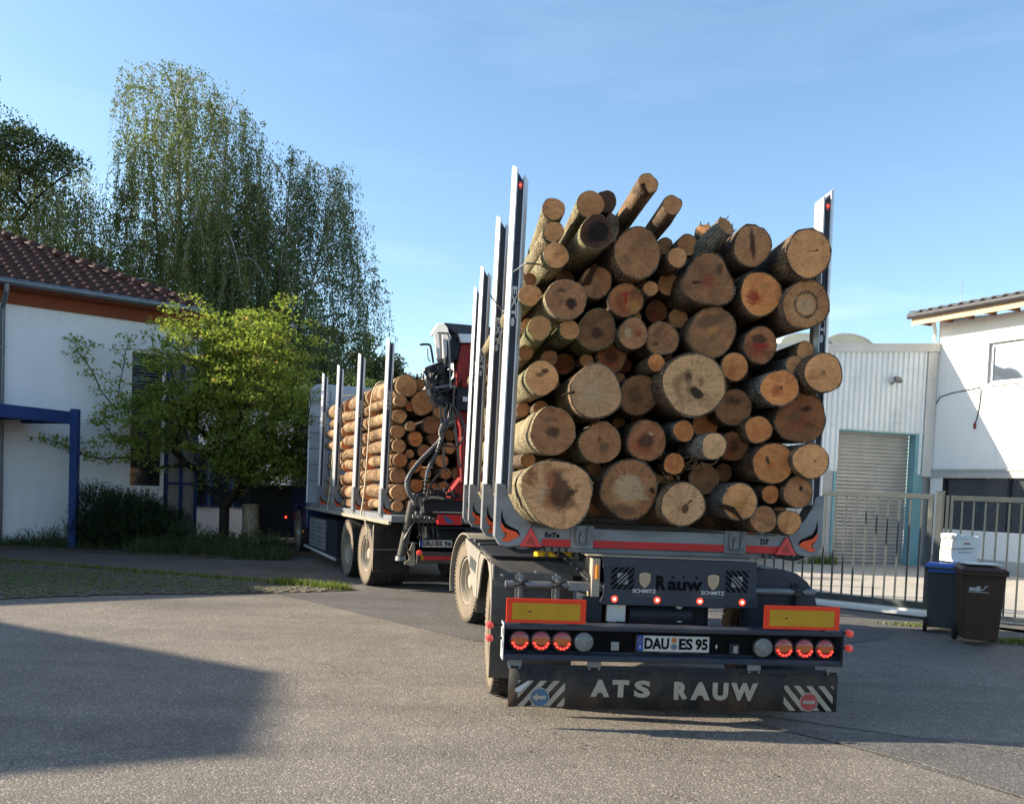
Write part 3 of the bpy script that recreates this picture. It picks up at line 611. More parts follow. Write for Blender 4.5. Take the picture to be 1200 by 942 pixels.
g = G(); g.box(-13, -3.02, -.01, .22, 0, .318); g.build('plinth', M['kerb'], wh)
g = G(); g.box(-3.08, -3.0, -.01, .2, 0, 2.47); g.box(-.56, -.26, -.01, .25, 0, 3.6); g.box(-3.02, -.56, .0, .2, 3.56, 3.62); g.build('door_frame', M['teal'], wh, bevel=.004)
g = G(); z = .02
while z < 3.54:
    g.prismx([(.30, z), (.27, z+.012), (.255, z+.05), (.27, z+.088), (.30, z+.098)], -3.0, -.56); z += .1
ds = g.build('roller_door', M['shutter'], wh, smooth=True); tag(ds, 'closed roller door of narrow grey slats', kind='stuff')
for k, (xa, ra) in enumerate(((-2.1, .85), (-3.4, .85), (-6.5, .85))):
    g = G(); n = 14; h = .24 if k == 0 else .18
    pts = [(xa-ra*cos(pi*i/n), 5.92+h*1.7*sin(pi*i/n)) for i in range(n+1)]; g.prism([(pts[0][0], 5.5)]+pts+[(pts[-1][0], 5.5)], 1.0, 9.0); s_ = g.build('skylight', M['skylight'], wh, smooth=True)
    g = G(); g.tube([(p[0], .98, p[1]) for p in pts], .025, 6); g.build('skylight_rim', M['fasciaw'], s_)
g = G(); g.prism([(-13, topz(-13)-.15), (0, topz(0)-.15), (0, topz(0)-.08), (-13, topz(-13)-.08)], .2, 14); g.box(-13, -12.9, .2, 14, 0, 5); g.box(-13, 0, 13.9, 14, 0, 5); g.build('roof', M['fasciaw'], wh)
g = G(); g.box(-.14, .14, -.06, .03, -.07, .07); fl_ = g.build('flood_lamp', M['galv'], wh, loc=(-1.42, -.2, 4.98), rot=(-.5, 0, .35)); g = G(); g.box(-.02, .02, 0, .2, -.02, .02); g.build('lamp_bracket', M['galv'], fl_)

# ============================================================ WHITE BUILDING
BF = Fr(12.13, 24.72, radians(-64))
wb = empty('office_building', BF.w(0, 0, 0), BF.yaw, 'white rendered building with a dark tiled roof and timber eave at the right edge', 'building')
g = G(); wallx(g, .0, 14, 0, 6.62, [(1.5, 2.9, 4.86, 5.9), (.36, 9.5, 1.05, 2.42)], 0, .3); g.box(0, .3, .3, 8, 0, 6.62); g.build('wall', M['white_wall'], wb)
g = G(); g.box(.36, 13.9, -.015, -.0, .33, 1.04); g.build('lower_wall', M['white_wall'], wb)
g = G(); g.box(.0, 14, -.035, -.002, 0, .33); g.build('plinth', M['white_low'], wb)
g = G(); g.box(-.05, 14, -.07, -.002, 2.60, 2.66); g.box(-.05, 14, -.045, -.002, 2.43, 2.60); g.build('ledge', M['white_low'], wb, bevel=.004)
g = G(); g.box(1.5, 2.9, .06, .14, 5.80, 5.9); g.box(1.5, 2.9, .06, .14, 4.86, 4.93); g.box(1.5, 1.58, .06, .14, 4.93, 5.8); g.box(2.82, 2.9, .06, .14, 4.93, 5.8); 
wn = g.build('window', M['white_frame'], wb, bevel=.004); g = G(); g.box(1.58, 2.82, .10, .11, 4.93, 5.8); g.build('pane', M['glass_sky'], wn); g = G(); g.box(1.44, 1.5, -.03, .06, 4.84, 5.95); g.box(1.44, 2.96, -.03, .06, 5.9, 5.97); g.box(1.44, 2.96, -.05, .06, 4.80, 4.86); g.build('window_surround', M['white_frame'], wn)
g = G(); g.box(.40, 9.5, .12, .15, 1.05, 2.42); lw = g.build('window', M['glass_dark'], wb)
g = G()
for x in (.36, 2.2, 4.1, 6.0, 7.9): g.box(x, x+.07, .04, .12, 1.05, 2.42)
g.build('window_frame', M['dk'], lw)
g = G()
for k in range(26): g.cb((2.3, .10, 1.1+k*.05), 3.6, .03, .004, Matrix.Rotation(.5, 3, 'X'))
tag(g.build('blind', M['blind'], lw), kind='stuff')
g = G(); g.tube([(.05, -.012, 4.45), (.15, -.012, 4.62), (.5, -.012, 4.70), (1.3, -.012, 4.78), (1.35, -.014, 4.7), (1.33, -.014, 4.3), (1.28, -.014, 3.98), (1.24, -.03, 3.85)], .013, 6); g.build('cable', M['rubber'], wb)
g = G(); g.tube([(1.24, -.035, 3.86), (1.24, -.035, 3.72)], .03, 8); g.build('cable_plug', M['red'], wb)
# eave: board, rafters, roof slab, tiles
g = G(); g.box(-.40, 14, -.62, -.57, 6.56, 6.80); g.build('fascia_board', M['pine_board'], wb)
g = G(); g.box(-.40, 14, -.56, 0, 6.74, 6.78)
g.build('soffit', M['rafter'], wb)
for i in range(14): g = G(); g.box(-.30+i*.62, -.21+i*.62, -.56, -.002, 6.60, 6.735); g.build('rafter', M['rafter'], wb)
g = G(); g.tube([(-.45, -.70, 6.80), (14, -.70, 6.80)], .075, 10); g.build('gutter', M['tile_dark'], wb, smooth=True)
PB = .21
g = G(); g.prismx([(-.66, 6.81), (-.66, 6.86), (7, 6.86+7.66*PB), (7, 6.81+7.66*PB)], -.45, 14); rb = g.build('roof', M['tile_dark'], wb)
g = G(); g.prismx([(.0, 6.62), (8, 6.62), (8, 6.7+8*PB-.3), (.0, 6.74)], .0, .25); g.build('gable', M['white_wall'], wb)
tmd = tile_mesh(.3, .4, .05, M['tile_dark']); ab = math.atan(PB)
for r in range(5):
    for i in range(24): link('tile', tmd, rb, (-.45+i*.3, -.70+r*.33, 6.865+r*.33*PB), (ab, random.gauss(0, .01), random.gauss(0, .01)))
g = G(); g.tube([(.15, .6, 7.05), (.15, .6, 7.85)], .008, 5); g.build('lightning_rod', M['galv'], wb)
g = G(); g.tube([(-.06, -.2, 6.7), (-.06, -.09, 6.4), (-.06, -.09, 6.15)], .05, 8); g.build('downpipe', M['white_frame'], wb)

# ============================================================ GATE AND FENCE
GF = Fr(5.39, 14.39, atan2(-.617, .787))
gate = empty('sliding_gate', GF.w(0, 0, 0), GF.yaw, 'long green-grey sliding gate of thin upright bars behind the log trailer', 'gate')
g = G(); g.box(-4.3, 1.60, -.025, .025, 1.755, 1.83); g.build('top_rail', M['steel_gate'], gate, bevel=.004)
g = G(); g.box(-4.3, 1.60, -.035, .035, .10, .20); g.build('bottom_rail', M['steel_gate'], gate, bevel=.004)
g = G(); g.box(1.53, 1.60, -.03, .03, .202, 1.753); g.build('end_upright', M['steel_gate'], gate, bevel=.004)
g = G(); g.box(-.0125, .0125, -.0125, .0125, .19, 1.76); pk = g.me('picket'); pk.materials.append(M['steel_gate'])
x = -4.25; i = 0
while x < 1.5:
    link('picket', pk, gate, (x, 0, 0)); x += .158
g = G(); g.box(-4.5, 1.72, -.10, .08, .0, .05); g.box(-4.5, 1.72, -.02, .02, .05, .09); g.build('track', M['white_frame'], gate)
post = empty('gate_post', GF.w(1.68, 0, 0), GF.yaw, 'square green-grey steel post between the sliding gate and the fence panel', 'post')
g = G(); g.box(-.045, .055, -.05, .05, 0, 1.86); g.build('shaft', M['steel_gate'], post, bevel=.004); g = G(); g.box(-.052, .062, -.057, .057, 1.862, 1.88); g.build('cap', M['steel_gate'], post)
FF = Fr(6.84, 13.244, atan2(-.46, .888))
fen = empty('fence_panel', FF.w(0, 0, 0), FF.yaw, 'green-grey steel bar fence panel behind the two wheeled bins', 'fence')
g = G(); g.box(0, 4.2, -.025, .025, 1.745, 1.82); g.build('top_rail', M['steel_gate'], fen, bevel=.004)
g = G(); g.box(0, 4.2, -.025, .025, .03, .10); g.build('bottom_rail', M['steel_gate'], fen, bevel=.004)
for xx in (-.06, .0, 2.1, 4.2): g = G(); g.box(xx-.02, xx+.02, -.02, .02, 0, 1.82); g.build('upright', M['steel_gate'], fen)
g = G(); g.box(-.0125, .0125, -.0125, .0125, .08, 1.75); pk = g.me('picket'); pk.materials.append(M['steel_gate'])
x = .135
while x < 4.1:
    link('picket', pk, fen, (x, 0, 0)); x += .151

# off-frame hipped house to the left whose shadow falls on the yard
oh = empty('neighbour_house', (-24.35, 7.6, 0), 0, 'pale hip-roofed house outside the left edge that shades the yard', 'house')
g = G(); g.box(-5, 5.1, -3.6, 3.7, 0, 5.55); g.build('wall', M['house_wall'], oh)
g = G(); g.add([(-5.3, -3.85, 5.55), (5.3, -3.85, 5.55), (5.3, 3.95, 5.55), (-5.3, 3.95, 5.55), (-4.9, -1.1, 8.0), (5.5, -1.0, 8.0), (5.1, 1.3, 8.0), (-4.9, 1.2, 8.0)], [(0, 1, 5, 4), (1, 2, 6, 5), (2, 3, 7, 6), (3, 0, 4, 7), (4, 5, 6, 7), (3, 2, 1, 0)]); g.build('roof', M['tile'], oh)
# ============================================================ WHEELS
def wheel_meshes(R=.505, W=.30):
    g = G(); g.mat(M['tyre']); h = W/2
    prof = [(-h*.62, .285), (-h*.95, .31), (-h*1.04, .40), (-h*.98, .465), (-h*.84, R-.012), (-h*.5, R-.006), (h*.5, R-.006), (h*.84, R-.012), (h*.98, .465), (h*1.04, .40), (h*.95, .31), (h*.62, .285)]
    g.lathe(prof[3:9], 64)
    for k in range(56):
        a = 2*pi*k/56; R3 = Matrix.Rotation(a, 3, 'X')
        for s, dx in ((-1, 0), (1, .5)):
            R4 = Matrix.Rotation(a+dx*2*pi/56, 3, 'X'); g.cb(R4 @ Vector((s*h*.66, 0, R-.006)), h*.62, .036, .022, R4)
        g.cb(R3 @ Vector((0, 0, R-.006)), h*.5, .040, .020, R3)
    g.mat(M['tyre_side']); g.lathe(prof[:4], 64); g.lathe(prof[8:], 64)
    for k in range(56):
        a = 2*pi*(k+.25)/56; R3 = Matrix.Rotation(a, 3, 'X')
        for s in (-1, 1): g.cb(R3 @ Vector((s*h*.97, 0, R-.030)), .012, .026, .05, R3)
    ty = g.me('tyre', True)
    g = G(); g.mat(M['rim']); g.lathe([(-h*.62, .29), (-h*.86, .292), (-h*.86, .275), (-h*.55, .262), (-h*.1, .25), (h*.1, .235), (h*.18, .20)], 48)
    g.mat(M['rim_shine']); g.lathe([(-h*.50, .2605), (-h*.12, .252), (h*.06, .238)], 48)
    g.mat(M['rim']); g.lathe([(h*.18, .21), (h*.02, .19), (-h*.05, .14), (-h*.05, .115)], 48)
    rim = g.me('rim', True)
    g = G(); g.mat(M['rim']); g.lathe([(-h*.05, .13), (-h*.45, .105), (-h*.62, .085), (-h*.66, .0)], 24)
    g.mat(M['galv'])
    for k in range(10): a = 2*pi*k/10; g.tube([(-h*.04, .165*cos(a), .165*sin(a)), (-h*.30, .165*cos(a), .165*sin(a))], .016, 6)
    hub = g.me('hub', True)
    return ty, rim, hub
TY = wheel_meshes()
def wheel(parent, x, y, yaw=0, side=-1, roll=0.):
    e = bpy.data.objects.new('wheel', None); COL.objects.link(e); e.parent = parent; e.location = (x, y, .505); e.rotation_euler = (0, 0, yaw+(0 if side < 0 else pi)); e.empty_display_size = .2
    for nme, me in zip(('tyre', 'rim', 'hub'), TY): link(nme, me, e, rot=(roll, 0, 0))
    return e

# flame plate outline (left side, trailer frame), reused mirrored
FL_PL = [(-1.263, 1.30), (-1.262, 1.70), (-1.196, 1.69), (-1.172, 1.61), (-1.12, 1.51), (-1.05, 1.445), (-.985, 1.398), (-1.055, 1.262), (-1.078, 1.240), (-1.15, 1.226), (-1.22, 1.238)]
FL_RED = [(-1.222, 1.412), (-1.19, 1.371), (-1.151, 1.355), (-1.108, 1.344), (-1.081, 1.319), (-1.097, 1.298), (-1.131, 1.288), (-1.156, 1.268), (-1.199, 1.269), (-1.212, 1.289), (-1.187, 1.295), (-1.182, 1.32), (-1.206, 1.345), (-1.222, 1.378)]
FL_BK = [(-1.216, 1.50), (-1.207, 1.447), (-1.183, 1.400), (-1.135, 1.374), (-1.094, 1.357), (-1.073, 1.325), (-1.083, 1.310), (-1.108, 1.342), (-1.151, 1.353), (-1.187, 1.369), (-1.218, 1.413), (-1.222, 1.455)]
FL_B2 = [(-1.208, 1.352), (-1.176, 1.331), (-1.178, 1.300), (-1.210, 1.286), (-1.184, 1.306), (-1.186, 1.326)]
def bunk(parent, y, ztop=4.03, zb=0, back=True, deep=.12, name='bunk'):
    dz = zb
    mv = lambda P, s: [(-x if s > 0 else x, z+dz) for x, z in P]
    g = G(); g.box(-1.04, 1.04, y, y+.16, 1.24+dz, 1.385+dz); g.box(-1.1, 1.1, y+.03, y+.13, 1.20+dz, 1.24+dz)
    bk = g.build(name, M['beam'], parent, bevel=.008)
    for s in (-1, 1):
        g = G(); g.prism(mv(FL_PL, s), y-.012, y+.15); pl = g.build('stake_foot', M['beam'], bk, bevel=.004)
        for pts, m, nm, dy in ((FL_BK, 'black', 'flame_black_print', .004), (FL_B2, 'black', 'flame_black_print', .006), (FL_RED, 'flame', 'flame_print', .006)):  # black swooshes are part of the printed flame decal
            g = G(); g.prism(mv(pts, s), y-.012-dy, y-.0125); g.build(nm, M[m], bk)
        # hollow extruded stake: two rims and a dark groove, slanted top
        xo0, xo1 = 1.262, 1.228; zt = ztop; zl = 1.62+dz; wd = .118
        def sx(t, u): return s*((xo0+(xo1-xo0)*t)-wd*u)
        def zz(t, u): return zl+(zt-zl)*t - (.10*u if t == 1 else 0)
        g = G(); g.mat(M['alu_w'])
        for ua, ub, uc in ((0, .22, .31), (1, .78, .69)):    # each rim: bevelled outer corner, flat face
            for p, q, ya, yq in ((ua, ub, .028, 0), (ub, uc, 0, 0)):
                vs = [(sx(0, p), y+ya, zl), (sx(0, q), y+yq, zl), (sx(1, q), y+yq, zz(1, q)), (sx(1, p), y+ya, zz(1, p))]
                vs += [(a, y+deep-.02*(p == ua and ya > 0), c) for a, b, c in vs]; fs = [(0, 1, 2, 3), (7, 6, 5, 4), (0, 4, 5, 1), (1, 5, 6, 2), (2, 6, 7, 3), (3, 7, 4, 0)]
                if (sx(0, q)-sx(0, p)) < 0: fs = [f[::-1] for f in fs]
                g.add(vs, fs)
        st_ = g.build('stake', None, bk, bevel=.002)
        g = G(); g.mat(M['groove']); g.prism([(sx(0, .312), zl), (sx(0, .688), zl), (sx(1, .688), zz(1, .688)-.05), (sx(1, .312), zz(1, .312)-.02)], y+.012, y+deep-.012); g.build('stake_groove', None, bk)
        u = .5; t = .93
        if back:
            g = G(); g.box(sx(t+.008, u)-.012, sx(t+.008, u)+.012, y+.004, y+.012, zz(t+.008, u)-.03, zz(t+.008, u)+.03); g.build('marker_lamp', M['lensdark'], bk)
            g = G(); g.lathe([(-.006, .001), (-.004, .009), (0, .011)], 10, 'Y', (sx(t+.008, u), y+.003, zz(t+.008, u)+.005)); g.build('led', M['led'], bk)
        tt = .565; xc = sx(tt, .5); text('EXTe', xc-.019, xc+.019, 2.86+(zb*.5), 3.15+(zb*.5), y+.006, 'lettering', M['white'], bk, .03, .004, rot=1)
    return bk

# ============================================================ LOG TRAILER
TF = Fr(1.35, 6.34, .0875)
tr = empty('log_trailer', TF.w(0, 0, 0), TF.yaw, 'dark blue-grey drawbar timber trailer seen from behind, with tall aluminium stakes and flame decals', 'trailer')
g = G()
for s in (-1, 1): g.box(s*.46-.05, s*.46+.05, .5, 5.7, .84, 1.16)
for y in (1.1, 2.3, 3.3, 4.4): g.box(-.41, .41, y, y+.1, .88, 1.10)
for y in (.52, 1.76, 3.54, 4.54): g.box(-.6, .6, y-.05, y+.07, 1.162, 1.199)
g.build('chassis', M['dk'], tr, bevel=.006)
g = G(); g.box(-.30, .36, .42, .5, .50, .84); g.box(-.42, -.36, .5, 1.0, .55, .84); g.box(.36, .42, .5, 1.0, .55, .84); g.build('crossmember', M['dk'], tr, bevel=.004)
g = G(); g.tube([(-.25, .36, .76), (.22, .36, .76)], .085, 18); g.build('air_tank', M['dk'], tr, smooth=True)
g = G(); g.tube([(.13, .33, .84), (.13, .33, .74)], .035, 10); g.lathe([(.72, .05), (.76, .05)], 10, 'Z', (.13, .33, 0)); g.build('valve', M['alu'], tr, smooth=True)
g = G(); g.box(-.42, -.28, .30, .34, .71, .84); g.build('label_plate', M['alu'], tr)
for y, b_ in ((.437, True), (1.672, False), (3.46, False), (4.45, False)):
    bkk = bunk(tr, y, back=b_)
    if b_: rearb = bkk
y = .437
g = G(); g.box(-.905, 1.0, y-.006, y-.001, 1.243, 1.298); g.build('red_stripe', M['redstripe'], rearb)
for x in (-.604, .579):
    g = G(); g.box(x-.085, x+.085, y-.012, y-.0065, 1.235, 1.405); g.mat(M['beam']); g.build('latch_plate', M['beam'], rearb, bevel=.002)
    g = G(); P = smoothpts([(x-.045, y-.03, 1.40), (x-.045, y-.035, 1.30), (x-.03, y-.035, 1.27), (x+.03, y-.035, 1.27), (x+.045, y-.035, 1.30), (x+.045, y-.03, 1.40)], 4); g.tube(P, .011, 6); g.tube([(x, y-.01, 1.345), (x, y-.03, 1.345)], .016, 8); g.box(x-.02, x+.02, y-.03, y-.012, 1.27, 1.33); g.build('latch_hook', M['galv'], rearb, smooth=True)
text('ExTe', -.885, -.775, 1.308, 1.345, y-.004, 'lettering', M['black'], rearb, .04, .003)
text('D7', .78, .845, 1.308, 1.352, y-.004, 'lettering', M['black'], rearb, .03, .003)
for x in (-.993, .976):
    g = G(); g.prism([(x-.085, 1.235), (x+.085, 1.235), (x, 1.378)], y-.024, y-.0125); t_ = g.build('warning_triangle', M['tri'], rearb, bevel=.003)
    g = G(); g.prism([(x-.036, 1.255), (x+.036, 1.255), (x, 1.316)], y-.028, y-.0245); g.build('triangle_centre', M['lensdark'], rearb)
# rear cabinet with the cut-out lettering
g = G(); pts = [(-.495, 1.19), (.668, 1.19), (.672, .97), (.69, .865), (.675, .845), (-.485, .845), (-.50, .865), (-.478, .91), (-.47, 1.02)]
g.prism(pts, .2, .215); g.box(-.46, .66, .2155, .62, .86, 1.18); cb = g.build('rear_cabinet', M['navy'], tr, bevel=.004)
g = G(); g.prism([(-.60, 1.195), (.66, 1.193), (.66, 1.199), (-.60, 1.203)], .21, 1.05); g.build('cover_plate', M['sand'], cb)  # sunlit top of the cabinet put into the sand colour
g = G(); g.prismx([(.22, .72), (.62, .72), (.62, 1.18), (.22, 1.18)], -.56, -.50); g.prism([(-.66, .88), (-.50, .80), (-.50, .87), (-.66, .93)], .25, .27); g.build('side_bracket', M['sand'], cb, bevel=.004)  # sand colour stands for the sunlit bracket and cabinet side
g = G(); g.box(-.535, -.515, .19, .215, 1.03, 1.13); g.build('orange_reflector', M['orange'], cb)
g = G(); g.box(-.62, -.48, .215, .24, .72, .90); g.build('side_bracket', M['dk'], cb)
yb = .198
for cx_, sg in ((-.337, 1), (.52, -1)):
    g = G(); x0, x1, z0, z1 = cx_-.085, cx_+.085, .962, 1.122
    for k in range(-5, 9):
        a = x0+k*.042; P = clip([(a, z0), (a+.022, z0), (a+.022+.16, z1), (a+.16, z1)], x0, x1, z0, z1)
        if sg < 0: P = [(2*cx_-p[0], p[1]) for p in P]
        if len(P) > 2: g.prism(P, yb-.002, yb+.0015)
    gl = g.build('grille_slot', M['black'], cb); tag(gl, kind='stuff')  # dark of the recessed slots put in as black stripes
    g = G(); g.box(cx_-.04, cx_+.04, yb-.006, yb-.0025, 1.0, 1.08); sq = g.build('reflective_square', M['clear'], cb)
    g = G()
    for k in (-.03, .0, .03):
        P = clip([(cx_-.04+k-.006, 1.0), (cx_-.04+k+.008, 1.0), (cx_+.04+k+.008, 1.08), (cx_+.04+k-.006, 1.08)], cx_-.04, cx_+.04, 1.0, 1.08)
        if sg < 0: P = [(2*cx_-p[0], p[1]) for p in P]
        if len(P) > 2: g.prism(P, yb-.009, yb-.0065)
    g.build('slat_stripe', M['black'], cb)  # black stripes where the grille slats cross the square
for cx_ in (-.172, .342):
    z = 1.033; sh = [(-.041, .045), (-.02, .052), (0, .055), (.02, .052), (.041, .045), (.042, 0), (.034, -.025), (.018, -.045), (0, -.058), (-.018, -.045), (-.034, -.025), (-.042, 0)]
    g = G(); g.prism([(cx_+a, z+b_) for a, b_ in sh], yb-.004, yb+.001); g.build('crest', M['tan'], cb)
    g = G(); g.mat(M['sand'])
    g.prism([(cx_+a*.72, z+b_*.74) for a, b_ in sh], yb-.0055, yb-.0042); g.mat(M['tan'])
    for a in (-.55, 0, .55): g.prism([(cx_+a*.03-.006, z-.03), (cx_+a*.03+.006, z-.03), (cx_+a*.055+.006, z+.032), (cx_+a*.055-.006, z+.032)], yb-.0075, yb-.0057)
    g.build('crest_figure', None, cb)
    text('SCHMITZ', cx_-.088, cx_+.088, .938, .966, yb-.002, 'lettering', M['white'], cb, .02, .0025)
    text('HOLZWIRTSCHAFT', cx_-.080, cx_+.080, .914, .925, yb-.002, 'lettering', M['galv'], cb, .0, .0025)
text('R', -.088, -.012, .962, 1.07, yb-.002, 'lettering', M['black'], cb, .045, .0025)
text('auw', .0, .262, .962, 1.032, yb-.002, 'lettering', M['black'], cb, .035, .0025)
for ch, x in (('A', .036), ('T', .118), ('S', .215)): text(ch, x-.011, x+.013, 1.048, 1.074, yb-.002, 'lettering', M['black'], cb, .0, .0025)
for x in (-.391, -.073, .248, .568):
    g = G(); g.lathe([(-.004, .0), (-.004, .010)], 12, 'Y', (x, yb, .889)); g.mat(M['ledcore']); o = g.build('led', M['ledcore'], cb)
    g = G(); g.lathe([(-.003, .010), (-.0035, .021), (.001, .024)], 14, 'Y', (x, yb, .889)); g.build('led_rim', M['led'], cb, smooth=True)
# bumper
g = G(); g.prismx([(.10, .485), (-.02, .485), (-.04, .47), (-.045, .495), (-.03, .512), (.02, .516), (.03, .53), (.03, .675), (-.035, .688), (-.04, .718), (-.02, .726), (.10, .726)], -1.215, 1.235)
bm = g.build('bumper', M['navy'], tr, bevel=.004)
g = G(); g.box(-1.222, -1.2155, -.045, .10, .468, .728); g.build('bumper_end', M['alu'], bm, bevel=.002); g = G(); g.box(1.2355, 1.242, -.045, .10, .468, .728); g.build('bumper_end', M['dk'], bm, bevel=.002)
g = G(); g.box(-1.20, 1.22, .0225, .0295, .532, .674); g.build('lamp_board', M['black'], bm)
for sxn in (-1, 1):
    xs = [(-1.10, 0), (-.95, 0), (-.80, 0), (-.645, 1)] if sxn < 0 else [(1.12, 0), (.967, 0), (.813, 0), (.66, 1)]
    for x, kd in xs:
        z = .603 if sxn < 0 else .592; R = .069
        g = G(); g.lathe([(.02, R+.007), (-.012, R+.006), (-.016, R), (-.012, R-.003)], 32, 'Y', (x, 0, z)); tl = g.build('tail_lamp', M['rubber'], tr, smooth=True)
        g = G(); g.lathe([(-.010, R-.003), (-.018, R*.7), (-.021, R*.3), (-.022, .0)], 32, 'Y', (x, 0, z)); g.build('lens', M['clear'] if kd else M['lensdark'], tl, smooth=True)
        if kd:
            g = G()
            for k in range(-4, 5): a = k*.0145; hh = sqrt(max(0, (R-.008)**2-a*a)); g.box(x+a-.0018, x+a+.0018, -.0255, -.019, z-hh, z+hh)
            g.build('lens_rib', M['beam'], tl)
        else:
            g = G(); P = clip([(x+(R-.006)*cos(2*pi*k/32), z+(R-.006)*sin(2*pi*k/32)) for k in range(32)], x-.055, x+.055, z-.022, z+.022); g.prism(P, -.0255, -.019); g.build('orange_band', M['lensorange'], tl)
            g = G()
            for k in range(6): a = radians(198+k*28.8); g.lathe([(-.030, .0), (-.028, .0075), (-.018, .011)], 10, 'Y', (x+.050*cos(a), 0, z+.050*sin(a)))
            g.build('led_arc', M['led'], tl, smooth=True)
            g = G()
            for k in range(14): a0, a1 = radians(196+k*10.6), radians(196+(k+1)*10.6); g.prism([(x+q*cos(b_), z+q*sin(b_)) for q, b_ in ((.040, a0), (.061, a0), (.061, a1), (.040, a1))], -.0262, -.019)
            g.build('painted_glow_arc', M['tri'], tl)  # glow around the LEDs put in as plain red colour
# number plate
g = G(); g.box(-.272, .272, -.001, .022, .535, .665); hp = g.build('number_plate', M['rubber'], tr, bevel=.003)
g = G(); g.box(-.262, .262, -.005, -.0015, .548, .658); g.build('plate_face', M['plate'], hp)
g = G(); g.box(-.262, -.218, -.0085, -.0055, .548, .658); g.build('blue_band', M['plateblue'], hp)
text('D', -.247, -.233, .567, .588, -.0105, 'lettering', M['white'], hp, .02, .0018)
g = G()
for k in range(12): a = 2*pi*k/12; g.box(-.240+.013*cos(a)-.0022, -.240+.013*cos(a)+.0022, -.0105, -.0088, .625+.013*sin(a)-.0022, .625+.013*sin(a)+.0022)
g.build('star_ring', M['ochre'], hp)
text('DAU', -.208, -.030, .563, .644, -.0085, 'lettering', M['black'], hp, .035, .0028)
text('ES', .042, .142, .563, .644, -.0085, 'lettering', M['black'], hp, .035, .0028)
text('95', .162, .252, .563, .644, -.0085, 'lettering', M['black'], hp, .035, .0028)
g = G(); g.disc(.006, -.0085, .630, .019, 16, .003); g.build('seal', M['lensorange'], hp); g = G(); g.disc(.006, -.0085, .583, .024, 16, .003); g.build('seal', M['galv'], hp); g = G(); g.disc(.006, -.0105, .583, .012, 12, .002); g.build('seal_centre', M['signblue'], hp)
g = G(); g.box(-.445, -.388, .002, .022, .545, .607); g.build('reflector', M['clear'], tr, bevel=.003)
g = G(); g.box(.415, .485, -.015, .022, .54, .615); g.build('socket_box', M['dk'], tr, bevel=.004); g = G(); g.box(.438, .47, -.019, -.0155, .55, .60); g.build('reflector', M['clear'], tr)
g = G(); g.box(.318, .328, .01, .022, .575, .60); g.build('clip', M['alu'], tr)
g = G(); g.box(-.10, .07, -.0035, -.0015, .539, .542); g.build('faint_print_line', M['galv'], hp)
# marker boards
for s in (-1, 1):
    xa, xb_ = (-1.206, -.642) if s < 0 else (.645, 1.209)
    g = G(); g.box(xa, xb_, -.03, -.022, .731, .903); mb_ = g.build('marker_board', M['fluo'], tr, bevel=.004)
    g = G(); g.box(xa+.042, xb_-.042, -.0335, -.0305, .755, .871); g.build('board_centre', M['ochre'], mb_)
    g = G(); g.box(xa+.155, xa+.175, -.0355, -.034, .808, .816); g.build('approval_mark', M['rubber'], mb_)
    g = G(); g.box(xa+.1, xa+.13, -.02, .0, .70, .90); g.box(xb_-.13, xb_-.1, -.02, .0, .70, .90); g.build('board_bracket', M['dk'], mb_)
# side markers on rubber arms
for x, z, xi in ((-1.312, .706, -1.22), (-1.312, .613, -1.22), (1.306, .708, 1.235), (1.306, .600, 1.235)):
    s = -1 if x < 0 else 1
    g = G(); g.tube([(xi, .03, z), (x-s*.02, .02, z)], .011, 8); mk = g.build('side_marker', M['rubber'], tr, smooth=True)
    g = G(); g.lathe([(-.03, .0), (-.026, .018), (-.005, .026), (.02, .026), (.03, .016), (.03, 0)], 14, 'Y', (x, .0, z)); g.build('lens', M['ledsoft'], mk, smooth=True)
# mud flap with lettering
g = G(); nx = 24
vs = []; fs = []
for i in range(nx+1):
    x = -1.165+2.40*i/nx; wv = .006*sin(i*.9)+.004*sin(i*2.3)
    vs += [(x, .012, .43), (x, .012+wv*.5, .28), (x, .012+wv*1.6, .130+.004*sin(i*1.1))]
for i in range(nx):
    for j in range(2): a = i*3+j; fs.append((a, a+1, a+4, a+3))
g.add(vs, fs); fl = g.build('mud_flap', M['flap'], tr, smooth=True); md = fl.modifiers.new('t', 'SOLIDIFY'); md.thickness = .012; md.offset = 1
g = G(); g.box(-1.165, 1.235, -.002, .008, .405, .435); g.build('clamp_strip', M['dk'], fl)
for x in (-1.129, -.564, .6, 1.187):
    g = G(); g.box(x-.05, x+.05, -.012, -.003, .425, .468)
    for a in (-.035, .035): g.tube([(x+a, -.012, .415), (x+a, -.018, .415)], .010, 6)
    g.build('hinge', M['galv'], fl, bevel=.002)
for ch, xa, xb_ in (('A', -.581, -.445), ('T', -.425, -.305), ('S', -.268, -.150)): text(ch, xa, xb_, .215, .338, -.008, 'letter', M['sand'], fl, .045 if ch == 'S' else .07, .006)
for ch, xa, xb_ in (('R', .022, .128), ('A', .143, .288), ('U', .305, .42), ('W', .440, .638)): text(ch, xa, xb_, .205, .333, -.008, 'letter', M['sand'], fl, .06, .006)

